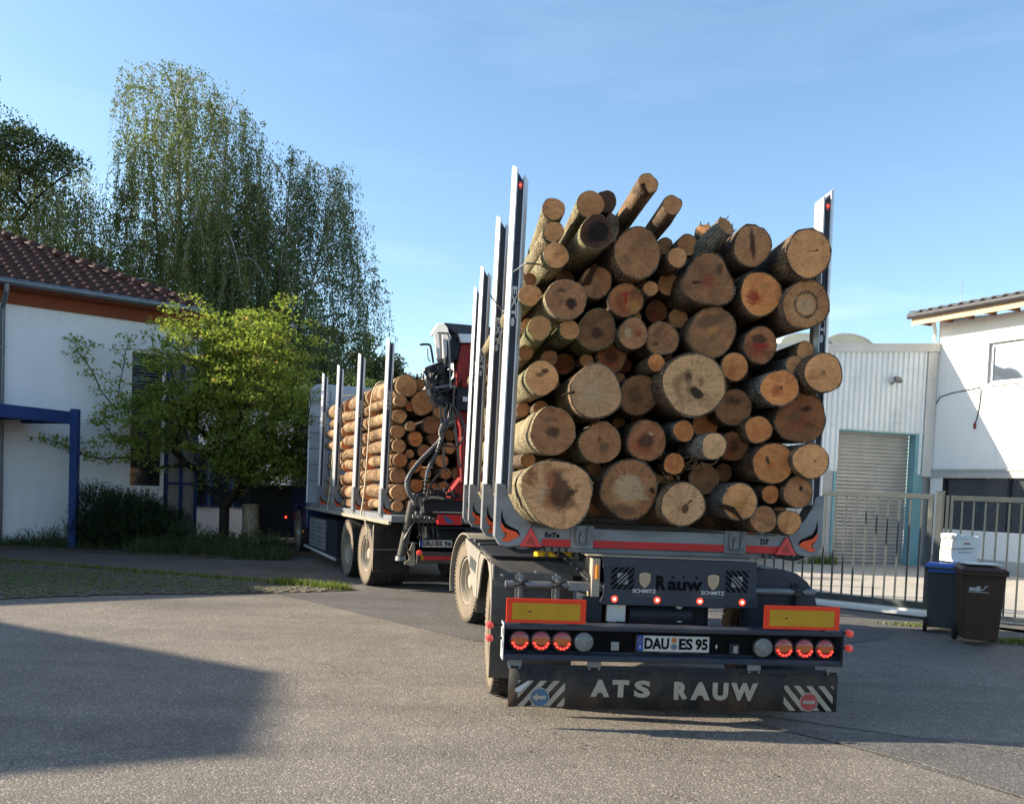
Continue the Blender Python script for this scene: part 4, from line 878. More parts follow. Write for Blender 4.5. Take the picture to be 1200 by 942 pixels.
for x0, x1, sg, sgn in ((-1.10, -.765, 1, -.944), (.836, 1.201, -1, 1.021)):
    z0, z1 = .140, .322; g = G(); q = x0+x1
    for k in range(-4, 8):
        a = x0+k*.092; P = clip([(a, z0), (a+.045, z0), (a+.045+.16, z1), (a+.16, z1)], x0, x1, z0, z1)
        if sg < 0: P = [(q-p[0], p[1]) for p in P]
        if len(P) > 2: g.prism(P, -.006, -.002)
    o = g.build('warning_stripes', M['sand'], fl)
    g = G(); g.disc(sgn, -.0095, .205, .070, 28, .003); g.build('sign_rim', M['sand'], fl)
    g = G(); g.disc(sgn, -.0125, .205, .062, 28, .0028); g.build('sign_face', M['signblue'] if sg > 0 else M['signred'], fl)
    g = G()
    if sg > 0: g.prism([(sgn-.052, .205), (sgn-.012, .237), (sgn-.018, .215), (sgn+.045, .220), (sgn+.045, .192), (sgn-.018, .195), (sgn-.012, .173)], -.0155, -.013)
    else: g.box(sgn-.045, sgn+.045, -.0155, -.013, .193, .217)
    g.build('sign_symbol', M['sand'], fl)
g = G(); g.prism([(-1.115, .24), (-1.085, .245), (-1.02, .305), (-1.03, .318), (-1.06, .30), (-1.115, .265)], -.0105, -.0065); g.build('torn_sticker', M['white'], fl)
# fenders: rear pair
def fender(s, yc, back, top=1.12, xo=1.275, xi=.70):
    prof = []                                   # YZ outline of outer skin
    r = .60; n = 22
    pts = [(yc+r*1.13*cos(a), max(.16, .46+min(r*1.12*sin(a), top-.46))) for a in [radians(-22+i*(224/n)) for i in range(n+1)]]
    inn = [(y*1+(yc-y)*.03, z-(.016)) for y, z in pts]
    g = G(); out = pts + inn[::-1]
    g.prismx(out, s*xi if s > 0 else -xo, s*xo if s > 0 else -xi)
    return g
for s in (-1, 1):
    yc = 1.05; top = 1.135
    g = G()
    outer = [(.37, .27), (.352, .5), (.36, .80), (.385, .93), (.44, 1.04), (.53, 1.11), (.64, 1.135), (1.5, 1.135), (1.72, 1.06), (1.84, .85), (1.86, .55)]
    inner = [(y+(.02 if y < 1 else -.02), z-.02) for y, z in outer]
    if s < 0: g.prismx(outer+inner[::-1], -1.275, -.66)
    else:
        O_ = [(.64, .30), (.64, 1.02), (.70, 1.10), (.80, 1.13), (.93, 1.13), (1.04, 1.105), (1.13, 1.04), (1.19, .95), (1.225, .82), (1.23, .30)]
        I_ = [(.66+(a-.66)*.96, b-.018) for a, b in O_]; g.prism(O_[1:]+I_[1:][::-1], .36, 1.8); g.prism(O_, .352, .372)
    fd = g.build('fender', M['fender'] if s < 0 else M['navy'], tr, bevel=.004)  # right fender coloured navy to darken it as the shaded one
    X0 = -1.0 if s < 0 else .80; X1 = -.72+.02 if s < 0 else 1.06
    for xk in ((-1.075, -.80) if s < 0 else (.64, 1.03)):
        g = G(); g.prismx([(.35, .99), (.37, 1.045), (.300, .985), (.300, .72), (.35, .70)], xk-.008, xk+.008); g.box(xk-.03, xk+.03, .338, .352, .60, 1.03); g.build('fender_bracket', M['galv'] if s < 0 else M['dk'], fd)
        g = G(); g.tube([(xk-.05, .285, .955), (xk, .262, .975), (xk+.05, .285, 1.0)], .011, 6); g.tube([(xk-.05, .285, 1.0), (xk, .262, .975), (xk+.05, .285, .955)], .011, 6); g.build('lashing', M['rubber'], fd)
    g = G(); xa, xb_ = (-1.185, -.50) if s < 0 else (.45, 1.16); g.tube([(xa, .295, .967), (xb_, .295, .967)], .026, 14); 
    if s < 0: g.box(-.72, -.45, .25, .34, .935, .995)
    g.build('support_bar', M['galv'], fd, smooth=True)
    for bx_, bz_ in ((-1.2, 1.02), (-.95, 1.05)) if s < 0 else ((.80, 1.05), (1.13, 1.02)):
        g = G(); g.lathe([(-.008, 0), (-.006, .012), (0, .014)], 8, 'Y', (bx_, .365, bz_)); g.build('bolt', M['galv'], fd)
g = G(); g.box(-1.27, -.70, .56, 1.7, 1.137, 1.152); g.build('fender_lid', M['dk'], tr, bevel=.004)
# dusty side panels along the chassis, cut round the rear wheel
for s in (-1, 1):
    arch = [(1.05+.66*cos(a), .50+.60*sin(a)) for a in [radians(160-i*12) for i in range(12)]]
    pts = [(.42, 1.09), (.40, .86)] + arch + [(1.80, .66), (2.26, .645), (2.7, .78), (3.68, 1.05), (3.72, 1.10)]
    if s > 0: pts = [(1.85, .66), (2.26, .645), (2.7, .78), (3.68, 1.05), (3.72, 1.10), (1.85, 1.10)]
    g = G(); g.prismx(pts, s*1.262-.008, s*1.262+.008); sp_ = g.build('side_panel', M['panel'], tr, bevel=.004)
    if s < 0:
        t = text('RAUW', 0, .85, .86, .98, 0, 'lettering', M['gutter'], sp_, .03, .003, shear=.2); t.rotation_euler = (0, 0, -pi/2); t.location = (-1.2745, 2.85, 0)
g = G(); g.box(-1.25, -.62, 2.0, 3.9, 1.06, 1.085); g.box(.6, 1.2, 2.0, 3.9, 1.06, 1.085); g.build('deck_plate', M['dk'], tr, bevel=.004)
g = G()
for y in (2.1, 2.7, 3.3): g.tube([(-1.2, y, 1.10), (-.7, y+.2, 1.11), (-.62, y+.4, 1.12)], .015, 6)
g.build('lashing_bar', M['galv'], tr, smooth=True)
wheel(tr, -1.06, 1.05, roll=.3); wheel(tr, 1.06, 1.05, side=1, roll=1)
g = G(); g.tube([(-1.0, 1.05, .505), (1.0, 1.05, .505)], .07, 14); g.build('axle', M['dk'], tr, smooth=True)
for x in (-.925, -.82, -.715): g = G(); g.tube([(x+.03, .60, 1.155), (x+.03, .60, 1.225)], .044, 14); g.build('spring_brake', M['yellow'], tr, smooth=True)
for x in (-.97, -.60): g = G(); g.tube([(x+.02, .80, 1.175), (x+.05, .9, 1.215), (x+.08, .9, 1.17)], .02, 6); g.build('air_hose', M['hose'], tr, smooth=True)
g = G(); P = smoothpts([(-.80, .55, 1.20), (-.68, .42, 1.12), (-.58, .28, 1.02), (-.50, .24, .985), (-.46, .22, .97)], 6); g.tube(P, .014, 7); g.tube([p+Vector((.02, -.012, .012)) for p in P], .009, 6); g.build('rope', M['rubber'], tr)
g = G(); 
for i, p in enumerate(P[::2]): g.cb(p+Vector((0, -.016, 0)), .012, .006, .014)
g.build('rope_fleck', M['sand'], tr)
g = G(); g.tube([(-.80, .56, 1.235), (-.70, .5, 1.14), (-.60, .46, 1.06)], .008, 6); g.build('orange_cord', M['orange'], tr)
for x in (-.60, .579): g = G(); g.tube([(x, .60, 1.245), (x, .60, 1.12)], .04, 10); g.lathe([(1.19, .06), (1.205, .06)], 12, 'Z', (x, .6, 0)); g.box(x-.07, x+.07, .5, .7, 1.02, 1.13); g.build('bunk_mount', M['galv'], tr)
g = G(); g.tube(smoothpts([(-.9, .45, 1.238), (-1.0, .44, 1.20), (-1.1, .46, 1.205), (-1.18, .5, 1.25)], 5), .016, 6)
for k in range(6): g.box(-1.0+k*.055, -.985+k*.055, .43, .445, 1.205, 1.235)
for k in range(6): g.box(.80+k*.055, .815+k*.055, .43, .445, 1.205, 1.235)
g.tube(smoothpts([(.9, .45, 1.235), (1.0, .44, 1.205), (1.1, .46, 1.21), (1.18, .5, 1.25)], 5), .012, 6)
g.build('tie_hooks', M['rubber'], tr)
# steered front dolly with its own fenders and drawbar
dol = bpy.data.objects.new('front_dolly', None); COL.objects.link(dol); dol.parent = tr; dol.location = (0, 5.11, 0); dol.rotation_euler = (0, 0, .22); dol.empty_display_size = .2
for s in (-1, 1):
    wheel(dol, s*1.06, 0, side=s, roll=.7)
    n = 16; outer = [(.585*cos(a), .50+.585*sin(a)*1.03) for a in [radians(-18+i*(150/n)) for i in range(n+1)]]; inner = [(y*.97, .50+(z-.5)*.97) for y, z in outer]
    g = G(); g.prismx(outer+inner[::-1], s*1.255 if s < 0 else .75, -.75 if s < 0 else 1.255); g.build('fender', M['panel'], dol, bevel=.004)
g = G(); g.tube([(-1.0, 0, .505), (1.0, 0, .505)], .07, 14); g.lathe([(1.0, .5), (1.08, .5), (1.08, .38), (1.0, .38)], 32, 'Z', (0, 0, 0), close=True); g.box(-.42, -.34, -.6, .9, .78, 1.0); g.box(.34, .42, -.6, .9, .78, 1.0); g.build('dolly_frame', M['dk'], dol, bevel=.004)
g = G(); 
for s in (-1, 1): g.tube([(s*.38, .6, .78), (s*.05, 2.2, .72), (0, 2.8, .72)], .05, 8)
g.lathe([(.69, .09), (.75, .09), (.75, .045), (.69, .045)], 16, 'Z', (0, 2.9, 0), close=True); g.build('drawbar', M['dk'], dol)

# ============================================================ LOG TRUCK
KF = Fr(-.86, 15.25, .375)
tk = empty('log_truck', KF.w(0, 0, 0), KF.yaw, 'timber truck with loading crane and tall stakes, turning left ahead of the trailer', 'truck')
for y in (0, 1.37):
    for s in (-1, 1): wheel(tk, s*1.09, y, side=s, roll=y); wheel(tk, s*.76, y, side=s)
for s in (-1, 1): wheel(tk, s*1.08, 6.7, side=s)
g = G()
for s in (-1, 1): g.box(s*.42-.04, s*.42+.04, -1.4, 8.0, .72, 1.0)
for y in (-1.3, -.6, .7, 2.2, 4, 5.5): g.box(-.38, .38, y, y+.08, .75, .98)
g.tube([(-1.0, 0, .505), (1.0, 0, .505)], .09, 12); g.tube([(-1.0, 1.37, .505), (1.0, 1.37, .505)], .09, 12); g.build('chassis', M['dk'], tk, bevel=.005)
g = G(); g.box(-1.22, 1.22, -1.5, 5.5, 1.10, 1.20); g.build('load_bed', M['beam'], tk, bevel=.005)
g = G(); g.box(-1.27, -1.225, -1.52, 5.6, 1.06, 1.115); g.box(1.225, 1.27, -1.52, 5.6, 1.06, 1.115); g.build('side_rail', M['rim'], tk, bevel=.006)
for y in (-1.0, .9, 2.65, 4.15): bunk(tk, y, 3.92, -.10, back=False, name='bunk')
g = G(); hw = 1.25; pts = [(-hw, 1.2), (hw, 1.2)] + [(hw-.22+.22*cos(a), 3.55+.26*sin(a)) for a in [radians(i*15) for i in range(7)]] + [(-hw+.22+.22*cos(a), 3.55+.26*sin(a)) for a in [radians(90+i*15) for i in range(7)]]
g.prism(pts, 5.45, 5.50); hb = g.build('headboard', M['headboard'], tk, bevel=.01)
g = G()
for z in (1.7, 2.05, 2.4, 2.75, 3.1, 3.45): g.box(-1.235, 1.235, 5.437, 5.449, z-.008, z+.008)
for x in (-.8, 0, .8): g.box(x-.01, x+.01, 5.434, 5.436, 1.25, 3.7)
g.build('panel_joint', M['gutter'], hb)
g = G(); g.tube([(p[0], 5.475, p[1]) for p in pts[1:]+[pts[0]]], .022, 6); g.build('headboard_rim', M['alu'], hb, smooth=True)
g = G(); g.box(-1.24, -.7, 2.3, 5.1, .24, .93); tb = g.build('toolbox', M['dk'], tk, bevel=.01)
g = G(); g.box(-1.252, -1.2405, 3.3, 5.05, .30, .90); g.build('louvre_panel', M['beam'], tb)
g = G()
for k in range(6): g.box(-1.258, -1.2525, 3.35, 5.0, .36+k*.09, .37+k*.09)
g.build('louvre', M['dk'], tb)
g = G(); g.tube([(-1.28, 2.2, .22), (-1.28, 5.4, .25)], .03, 8); g.build('side_guard', M['alu'], tk, smooth=True)
for s in (-1, 1):
    g = G(); g.prismx([(-.66, 1.02), (-.66, .30), (-.62, .30), (-.60, 1.0)], s*.75 if s > 0 else -1.27, 1.27 if s > 0 else -.75); 
    n = 12; o_ = [(.0+.60*cos(a), .5+.58*sin(a)) for a in [radians(185-i*5.5) for i in range(11)]]; g.prismx(o_+[(y*.97, z*.985) for y, z in o_[::-1]], -1.27 if s < 0 else .75, -.75 if s < 0 else 1.27); g.build('mudguard', M['rim'] if s < 0 else M['dk'], tk)
    g = G(); g.box(-1.28 if s < 0 else .72, -.72 if s < 0 else 1.28, -.70, -.68, .27, 1.05); g.build('mud_flap', M['flap'], tk)
    g = G(); g.box(-1.28 if s < 0 else .72, -.72 if s < 0 else 1.28, -.715, -.7005, .62, .64); g.build('flap_strap', M['galv'], tk)
# cab (mostly behind the maple)
g = G(); g.prismx([(5.75, .95), (5.75, 3.15), (6.0, 3.35), (7.6, 3.2), (7.95, 2.3), (8.05, .9), (8.05, .35), (7.35, .35), (7.3, .8), (7.05, 1.08), (6.35, 1.08), (6.1, .8), (6.05, .6), (5.75, .6)], -1.22, 1.22); cb2 = g.build('cab', M['cabblue'], tk, bevel=.05)
for s in (-1, 1): g = G(); g.prismx([(6.2, 1.85), (6.2, 2.7), (7.45, 2.7), (7.75, 1.95)], s*1.225-.004, s*1.225+.004); g.build('side_window', M['glass_dark'], cb2)
g = G(); g.box(-1.45, -1.38, 7.6, 7.75, 1.9, 2.7); g.tube([(-1.22, 7.7, 2.6), (-1.4, 7.7, 2.6)], .02, 6); g.build('mirror', M['black'], cb2, bevel=.01)
for y, z in ((7.35, 2.02), (7.0, 2.0), (7.6, .78), (5.6, .55)):
    g = G(); g.lathe([(-.04, 0), (-.035, .025), (.0, .035)], 10, 'X', (-1.36 if y > 6 else -1.28, y, z)); g.build('side_marker', M['led'] if y > 6 else M['orange'], tk, smooth=True)
g = G(); g.tube([(-1.32, -.2, 1.10), (-1.28, -.3, .9), (-1.28, -.28, .7)], .012, 6); g.build('loose_strap', M['strap'], tk)
# rear end
yr = -1.5
g = G(); g.prism([(-.74, 1.47), (-.0, 1.49), (.95, 1.5), (.95, 1.28), (-.59, 1.29), (-.73, 1.25)], yr-.15, yr+.5); g.build('crane_base', M['dk'], tk, bevel=.01)
g = G(); g.box(-.59, .9, yr-.12, yr-.05, 1.265, 1.305); g.build('light_bar', M['alu'], tk, bevel=.004); g = G(); g.box(-.60, -.5, yr-.135, yr-.121, 1.262, 1.31); g.build('bar_end', M['sand'], tk)
for xa in (-.53, .35):
    g = G(); g.box(xa, xa+.38, yr-.14, yr-.04, 1.085, 1.24); tl = g.build('tail_lamp', M['tri'], tk, bevel=.012); g = G(); g.prism([(xa+.08, 1.22), (xa+.13, 1.12), (xa+.26, 1.1), (xa+.2, 1.17), (xa+.12, 1.22)], yr-.145, yr-.1405); g.build('indicator_lens', M['signblue'], tl)
g = G(); g.box(-.66, .8, yr-.04, yr, 1.02, 1.05); g.box(-.05, .9, yr-.05, yr+.05, .95, 1.02); g.build('rear_crossbar', M['dk'], tk, bevel=.004)
g = G(); g.box(-.77, -.25, yr-.02, yr-.01, .735, .845); p2 = g.build('number_plate', M['plate'], tk, bevel=.002); g = G(); g.box(-.77, -.727, yr-.0235, yr-.0205, .735, .845); g.build('blue_band', M['plateblue'], p2)
text('DAU', -.715, -.565, .755, .827, yr-.0235, 'lettering', M['black'], p2, .03, .003); text('ES 96', -.51, -.265, .755, .827, yr-.0235, 'lettering', M['black'], p2, .03, .003)
g = G(); g.disc(-.538, yr-.0235, .812, .014, 10, .003); g.disc(-.538, yr-.0235, .775, .016, 10, .003); g.build('seal', M['lensorange'], p2)
g = G(); g.box(-.80, .8, yr-.005, yr+.03, .48, .66); g.build('underrun_beam', M['fender'], tk, bevel=.006); g = G(); g.box(-.70, .7, yr-.012, yr-.0055, .54, .60); g.build('reflective_strip', M['redstripe'], tk); g = G(); g.box(-.74, -.7005, yr-.014, yr-.0055, .53, .61); g.build('yellow_marker', M['ochre'], tk)
g = G(); g.lathe([(-.05, 0), (-.045, .03), (-.01, .042), (.02, .042)], 14, 'Y', (-.77, yr-.02, .65)); g.build('round_marker', M['ledsoft'], tk, smooth=True)
g = G(); g.prism([(-.89, .80), (-.855, .80), (-.84, .46), (-.90, .45), (-.99, .47), (-.99, .50), (-.93, .54), (-.925, .58), (-.955, .66), (-.92, .70)], yr-.05, yr-.03, sh=.35); g.build('lit_bracket', M['sand'], tk)  # sunlight put into the beige colour and the slanted face
g = G(); g.prism([(-.74, 1.05), (-.68, 1.05), (-.66, .88), (-.73, .86)], yr-.04, yr-.02, sh=.35); g.build('lit_bracket', M['sand'], tk)  # beige and slanted likewise to look sunlit
g = G(); g.tube([(-.91, yr-.05, 1.42), (-1.06, yr-.05, .60)], .065, 14); lg = g.build('stabiliser_leg', M['fender'], tk, smooth=True)
g = G(); g.lathe([(.535, .085), (.60, .075), (.60, .055)], 18, 'Z', (-1.07, yr-.05, 0)); g.lathe([(.535, .085), (.535, .0)], 18, 'Z', (-1.07, yr-.05, 0)); g.build('foot_plate', M['galv'], lg, smooth=True)
for dx in (0, .10): g = G(); g.lathe([(1.36, .0), (1.36, .05), (1.52, .05), (1.55, .03), (1.55, 0)], 12, 'Z', (-.9+dx, yr-.08, 0)); g.build('leg_head', M['galv'], tk, smooth=True)
g = G(); g.tube([(-1.0, yr, .19), (-.3, yr, .19)], .01, 6); g.build('low_bar', M['galv'], tk)
# loading crane
cr = empty('loading_crane', KF.w(-.15, -1.5, -.04), KF.yaw, 'folded red loading crane with black hoses and a hood coloured white on its sunlit side, behind the truck load', 'crane')
g = G(); g.prism([(-.42, 4.13), (.85, 4.15), (.85, 4.02), (-.22, 3.98), (-.35, 4.04), (-.38, 4.09)], -.25, .35); g.build('hood_top', M['navy'], cr, bevel=.015)
g = G(); g.prism([(-.49, 4.13), (-.422, 4.13), (-.37, 4.06), (-.355, 3.985), (-.32, 3.91), (-.34, 3.86), (-.4, 3.96), (-.57, 3.95), (-.55, 4.02)], -.30, -.22, sh=.9); g.build('hood_side', M['white'], cr, bevel=.01)  # sunlit side of the hood, put into white colour and slanted shape
g = G(); g.prism([(-.22, 3.98), (.85, 4.03), (.85, 3.93), (-.18, 3.85)], -.32, -.255); g.build('hood_edge', M['alu'], cr, bevel=.006)
g = G(); g.prism([(-.57, 3.95), (-.52, 3.95), (-.49, 3.63), (-.53, 3.6)], -.3, -.26, sh=.8); g.prism([(-.45, 3.95), (-.40, 3.96), (-.39, 3.63), (-.43, 3.6)], -.3, -.26, sh=.8); g.build('hood_strut', M['white'], cr)  # struts white and slanted towards the sun to look lit
g = G(); g.prism([(-.38, 4.0), (-.22, 3.95), (.3, 3.9), (.3, 3.6), (-.22, 3.61), (-.30, 3.53), (-.39, 3.63)], -.2, .2); g.build('seat_box', M['dk'], cr, bevel=.01)
g = G(); g.prism([(-.14, 3.84), (.6, 3.92), (.6, 3.6), (-.03, 3.62), (-.08, 3.39), (-.18, 3.21), (-.20, 3.50)], -.23, -.205); g.prism([(-.13, 3.62), (.35, 3.6), (.35, 3.2), (-.10, 3.2)], -.2, .15); g.prism([(-.12, 2.86), (.35, 2.86), (.35, 1.5), (-.0, 1.5), (-.02, 2.3)], -.12, .15); g.build('boom', M['red'], cr, bevel=.01)
g = G(); g.box(-.19, .4, -.25, .1, 2.86, 3.19); g.box(-.1, -.03, -.262, -.2505, 2.98, 3.05); g.build('column_head', M['dk'], cr, bevel=.01)
g = G(); g.box(-.10, -.02, -.268, -.263, 2.99, 3.06); g.build('label_plate', M['alu'], cr)
g = G(); g.tube([(-.085, -.22, 2.60), (-.06, -.22, 2.07), (-.04, -.22, 1.78)], .035, 12); g.build('hydraulic_ram', M['red'], cr, smooth=True)
g = G(); g.prism([(-.2, 1.66), (-.05, 1.86), (.05, 1.8), (.05, 1.5), (-.2, 1.5)], -.22, .1); g.build('column_foot', M['red'], cr, bevel=.01)
g = G(); rm_ = [(-.54, 3.50), (-.36, 3.58), (-.29, 3.40), (-.21, 3.23), (-.20, 2.92), (-.42, 2.90), (-.55, 3.06), (-.60, 3.27), (-.56, 3.42)]
g.prism(rm_, -.15, .12); g.build('grapple_body', M['dk'], cr, bevel=.02)
g = G()
for k in range(30):
    a, b_ = random.choice(rm_), random.choice(rm_); yy = -.2-random.random()*.08
    g.cb((a[0]*.6+b_[0]*.4, yy+.04, a[1]*.6+b_[1]*.4), random.uniform(.03, .1), .08, random.uniform(.04, .12), Matrix.Rotation(random.uniform(-.8, .8), 3, 'Y'))
g.build('grapple_link', M['dk'], cr, bevel=.006)
def hose(pts, r, m='hose', nm='hose', y=-.24, k=5, spiral=False):
    P = smoothpts([(a, y+random.uniform(-.03, .03), b_) for a, b_ in pts], k)
    g = G(); g.tube(P, r, 8); o = g.build(nm, M[m], cr, smooth=True)
    if spiral:
        g = G()
        for i in range(1, len(P)-1, 1):
            t = (P[i+1]-P[i-1]).normalized(); q = t.to_track_quat('Y', 'Z').to_matrix() @ Matrix.Rotation(.45, 3, 'Z'); T4 = Matrix.Translation(P[i]) @ q.to_4x4(); g.T = T4; g.lathe([(-.010, r+.004), (0, r+.009), (.010, r+.004)], 10, 'Y')
        g.build('hose_guard', M['galv'], o, smooth=True)
hose([(-.79, 3.77), (-.66, 3.79), (-.62, 3.75), (-.58, 3.52)], .016, 'dk', 'hand_rail', k=3); hose([(-.56, 3.95), (-.43, 3.96), (-.38, 3.89), (-.33, 3.16)], .014, 'galv', 'hand_rail', y=-.34, k=3)
hose([(-.665, 3.73), (-.66, 3.6), (-.63, 3.53)], .008, 'hose')
H = {'h1': [(-.45, 3.55), (-.6, 3.44), (-.73, 3.36), (-.69, 3.19), (-.57, 3.08), (-.54, 3.01)], 'h2': [(-.48, 3.53), (-.67, 3.41), (-.61, 3.26), (-.56, 3.14), (-.52, 2.93)], 'h3': [(-.4, 3.49), (-.55, 3.39), (-.58, 3.28), (-.51, 3.12), (-.37, 3.13)],
     'h5': [(-.25, 3.18), (-.23, 2.85), (-.17, 2.39), (-.1, 2.0)], 'lp': [(-.41, 2.41), (-.34, 2.32), (-.17, 2.32), (-.08, 2.43), (-.05, 2.58), (-.09, 2.72), (-.18, 2.87)], 'h6': [(-.39, 2.9), (-.37, 2.67), (-.39, 2.5)], 'h7': [(-.36, 2.32), (-.34, 2.03), (-.29, 1.94)],
     'h8': [(-.43, 1.88), (-.53, 1.76), (-.59, 1.63), (-.62, 1.5)], 'h9': [(-.48, 1.76), (-.43, 1.67), (-.44, 1.5)], 'h10': [(-.33, 1.8), (-.28, 1.71), (-.18, 1.55)], 'a': [(-.42, 3.5), (-.64, 3.38), (-.66, 3.24), (-.55, 3.1), (-.45, 3.02), (-.42, 2.9)],
     'b': [(-.36, 3.52), (-.5, 3.36), (-.52, 3.2), (-.44, 3.05), (-.33, 2.9)], 'c': [(-.33, 2.95), (-.36, 2.75), (-.34, 2.6), (-.38, 2.48)], 'd': [(-.28, 2.95), (-.3, 2.75), (-.33, 2.62), (-.42, 2.45)], 'e': [(-.55, 3.5), (-.70, 3.42), (-.66, 3.3), (-.59, 3.2), (-.60, 3.05), (-.55, 2.95)],
     'f': [(-.22, 2.9), (-.14, 2.7), (-.07, 2.62), (-.1, 2.45)], 'h': [(-.45, 2.9), (-.43, 2.7), (-.40, 2.6)]}
for k_, p in H.items(): hose(p, random.choice((.012, .015, .018)))
hose([(-.65, 3.09), (-.55, 3.15), (-.34, 3.2), (-.21, 3.19)], .022, 'galv', 'hose_clamp')
hose([(-.22, 2.77), (-.37, 2.66), (-.43, 2.52), (-.41, 2.41), (-.56, 2.23), (-.74, 2.04), (-.88, 1.85), (-.92, 1.73), (-.89, 1.61), (-.8, 1.49)], .030, spiral=True, k=6)
hose([(-.22, 2.67), (-.36, 2.54), (-.48, 2.21), (-.57, 2.0), (-.62, 1.83), (-.63, 1.5)], .024, spiral=True, k=6)
hose([(-.71, 1.21), (-.84, 1.01), (-.9, .86), (-.83, .73), (-.78, .68)], .016, y=-.12); hose([(-.61, 1.24), (-.67, 1.17), (-.66, .99), (-.7, .93)], .016, y=-.12)
for k in range(5): hose([(-.62+k*.07, 1.24), (-.66+k*.075, 1.1), (-.62+k*.07, .95), (-.64+k*.07, .87)], .010, y=-.02)
hose([(-.75, 1.56), (-.55, 1.60), (-.3, 1.52), (-.1, 1.53), (.2, 1.6)], .028, y=-.2); hose([(-.66, 1.5), (-.5, 1.54), (-.35, 1.52)], .02, 'sand', 'hose_end', y=-.26)
g = G(); 
for k in range(10): g.cb((-.55+k*.05+random.uniform(-.02, .02), -.2, 1.56+random.random()*.1), .05, .1, .06, Matrix.Rotation(random.uniform(-.6, .6), 3, 'Y'))
g.build('valve_block', M['dk'], cr, bevel=.006)
g = G()
for k in range(4): g.lathe([(0, 0), (0, .022), (.05, .022), (.05, 0)], 8, 'Z', (-.78+k*.04, -.18, 1.22+.05*(k % 2)))
g.build('coupling', M['galv'], cr)
# ============================================================ LOGS
# x, z, radius, y of the sawn end, face colour, bark (trailer frame, metres) | label
LOGS = [(-0.909,3.748,0.084,0.5,'t','P'),(-0.631,3.806,0.104,0.52,'t','P'),(-0.468,3.91,0.087,0.75,'d','B'),(-0.293,3.86,0.074,0.15,'t','B'),(-0.102,3.732,0.074,0.18,'t','B'),(-0.909,3.566,0.077,0.45,'t','P'),(-0.624,3.536,0.128,0.28,'k','P'),(-0.895,3.379,0.095,0.38,'t','P'),(-0.306,3.415,0.186,0.32,'n','B'),(0.003,3.583,0.067,0.7,'t','B'),(0.12,3.548,0.082,0.5,'t','B'),(-0.011,3.395,0.075,0.3,'t','B'),(0.342,3.644,0.076,0.3,'t','G'),(0.248,3.656,0.07,0.5,'t','G'),(0.566,3.522,0.154,0.35,'c','B'),(0.444,3.561,0.073,0.6,'d','B'),(0.936,3.456,0.18,0.2,'t','B'),(0.231,3.242,0.197,0.3,'n','B'),(-0.564,3.227,0.123,0.5,'n','B'),(-1.074,3.083,0.082,0.4,'t','P'),(-0.825,3.044,0.153,0.28,'n','P'),(-0.347,3.096,0.133,0.45,'r','B'),(-0.173,3.183,0.058,0.4,'t','B'),(0.017,3.27,0.089,0.6,'t','B'),(0.637,3.172,0.166,0.32,'o','B'),(0.958,3.098,0.186,0.25,'h','B'),(-1.003,2.836,0.091,0.32,'t','M'),(-0.778,2.838,0.076,0.35,'t','M'),(-0.548,2.876,0.162,0.5,'n','M'),(-0.303,2.835,0.117,0.35,'n','B'),(-0.07,2.818,0.131,0.4,'n','B'),(0.12,3.026,0.08,0.65,'t','B'),(0.294,2.877,0.192,0.35,'n','B'),(0.664,2.804,0.138,0.35,'r','B'),(-0.4,2.691,0.118,0.6,'r','B'),(-0.12,2.632,0.067,0.35,'o','B'),(1.016,2.782,0.071,0.35,'t','B'),(0.936,2.67,0.068,0.35,'t','G'),(1.086,2.596,0.151,0.18,'t','B'),(-0.971,2.476,0.125,0.32,'t','P'),(-0.594,2.382,0.203,0.2,'w','B'),(-0.202,2.405,0.156,0.5,'n','B'),(0.134,2.468,0.244,0.22,'l','B'),(0.477,2.632,0.109,0.35,'o','B'),(0.792,2.481,0.146,0.25,'o','G'),(0.523,2.339,0.146,0.45,'n','B'),(1.043,2.286,0.202,0.4,'r','B'),(-0.881,2.091,0.174,0.28,'n','P'),(-0.52,2.022,0.161,0.32,'n','P'),(-0.173,2.054,0.155,0.32,'r','B'),(0.097,2.135,0.082,0.3,'o','G'),(0.376,2.215,0.107,0.65,'o','B'),(0.265,2.023,0.098,0.1,'w','G'),(0.556,2.05,0.118,0.5,'r','B'),(0.666,2.171,0.105,0.3,'o','B'),(0.784,1.924,0.161,0.28,'o','B'),(1.036,1.95,0.139,0.2,'t','B'),(0.051,1.892,0.083,0.35,'o','B'),(0.351,1.794,0.125,0.55,'n','B'),(-0.841,1.637,0.259,0.2,'b','P'),(-0.292,1.69,0.227,0.3,'h','B'),(0.078,1.596,0.168,0.17,'w','B'),(0.52,1.629,0.14,0.22,'t','G'),(0.804,1.693,0.071,0.35,'o','B'),(0.996,1.716,0.119,0.3,'n','B'),(0.72,1.507,0.105,0.25,'n','B'),(0.93,1.491,0.096,0.28,'t','B')]
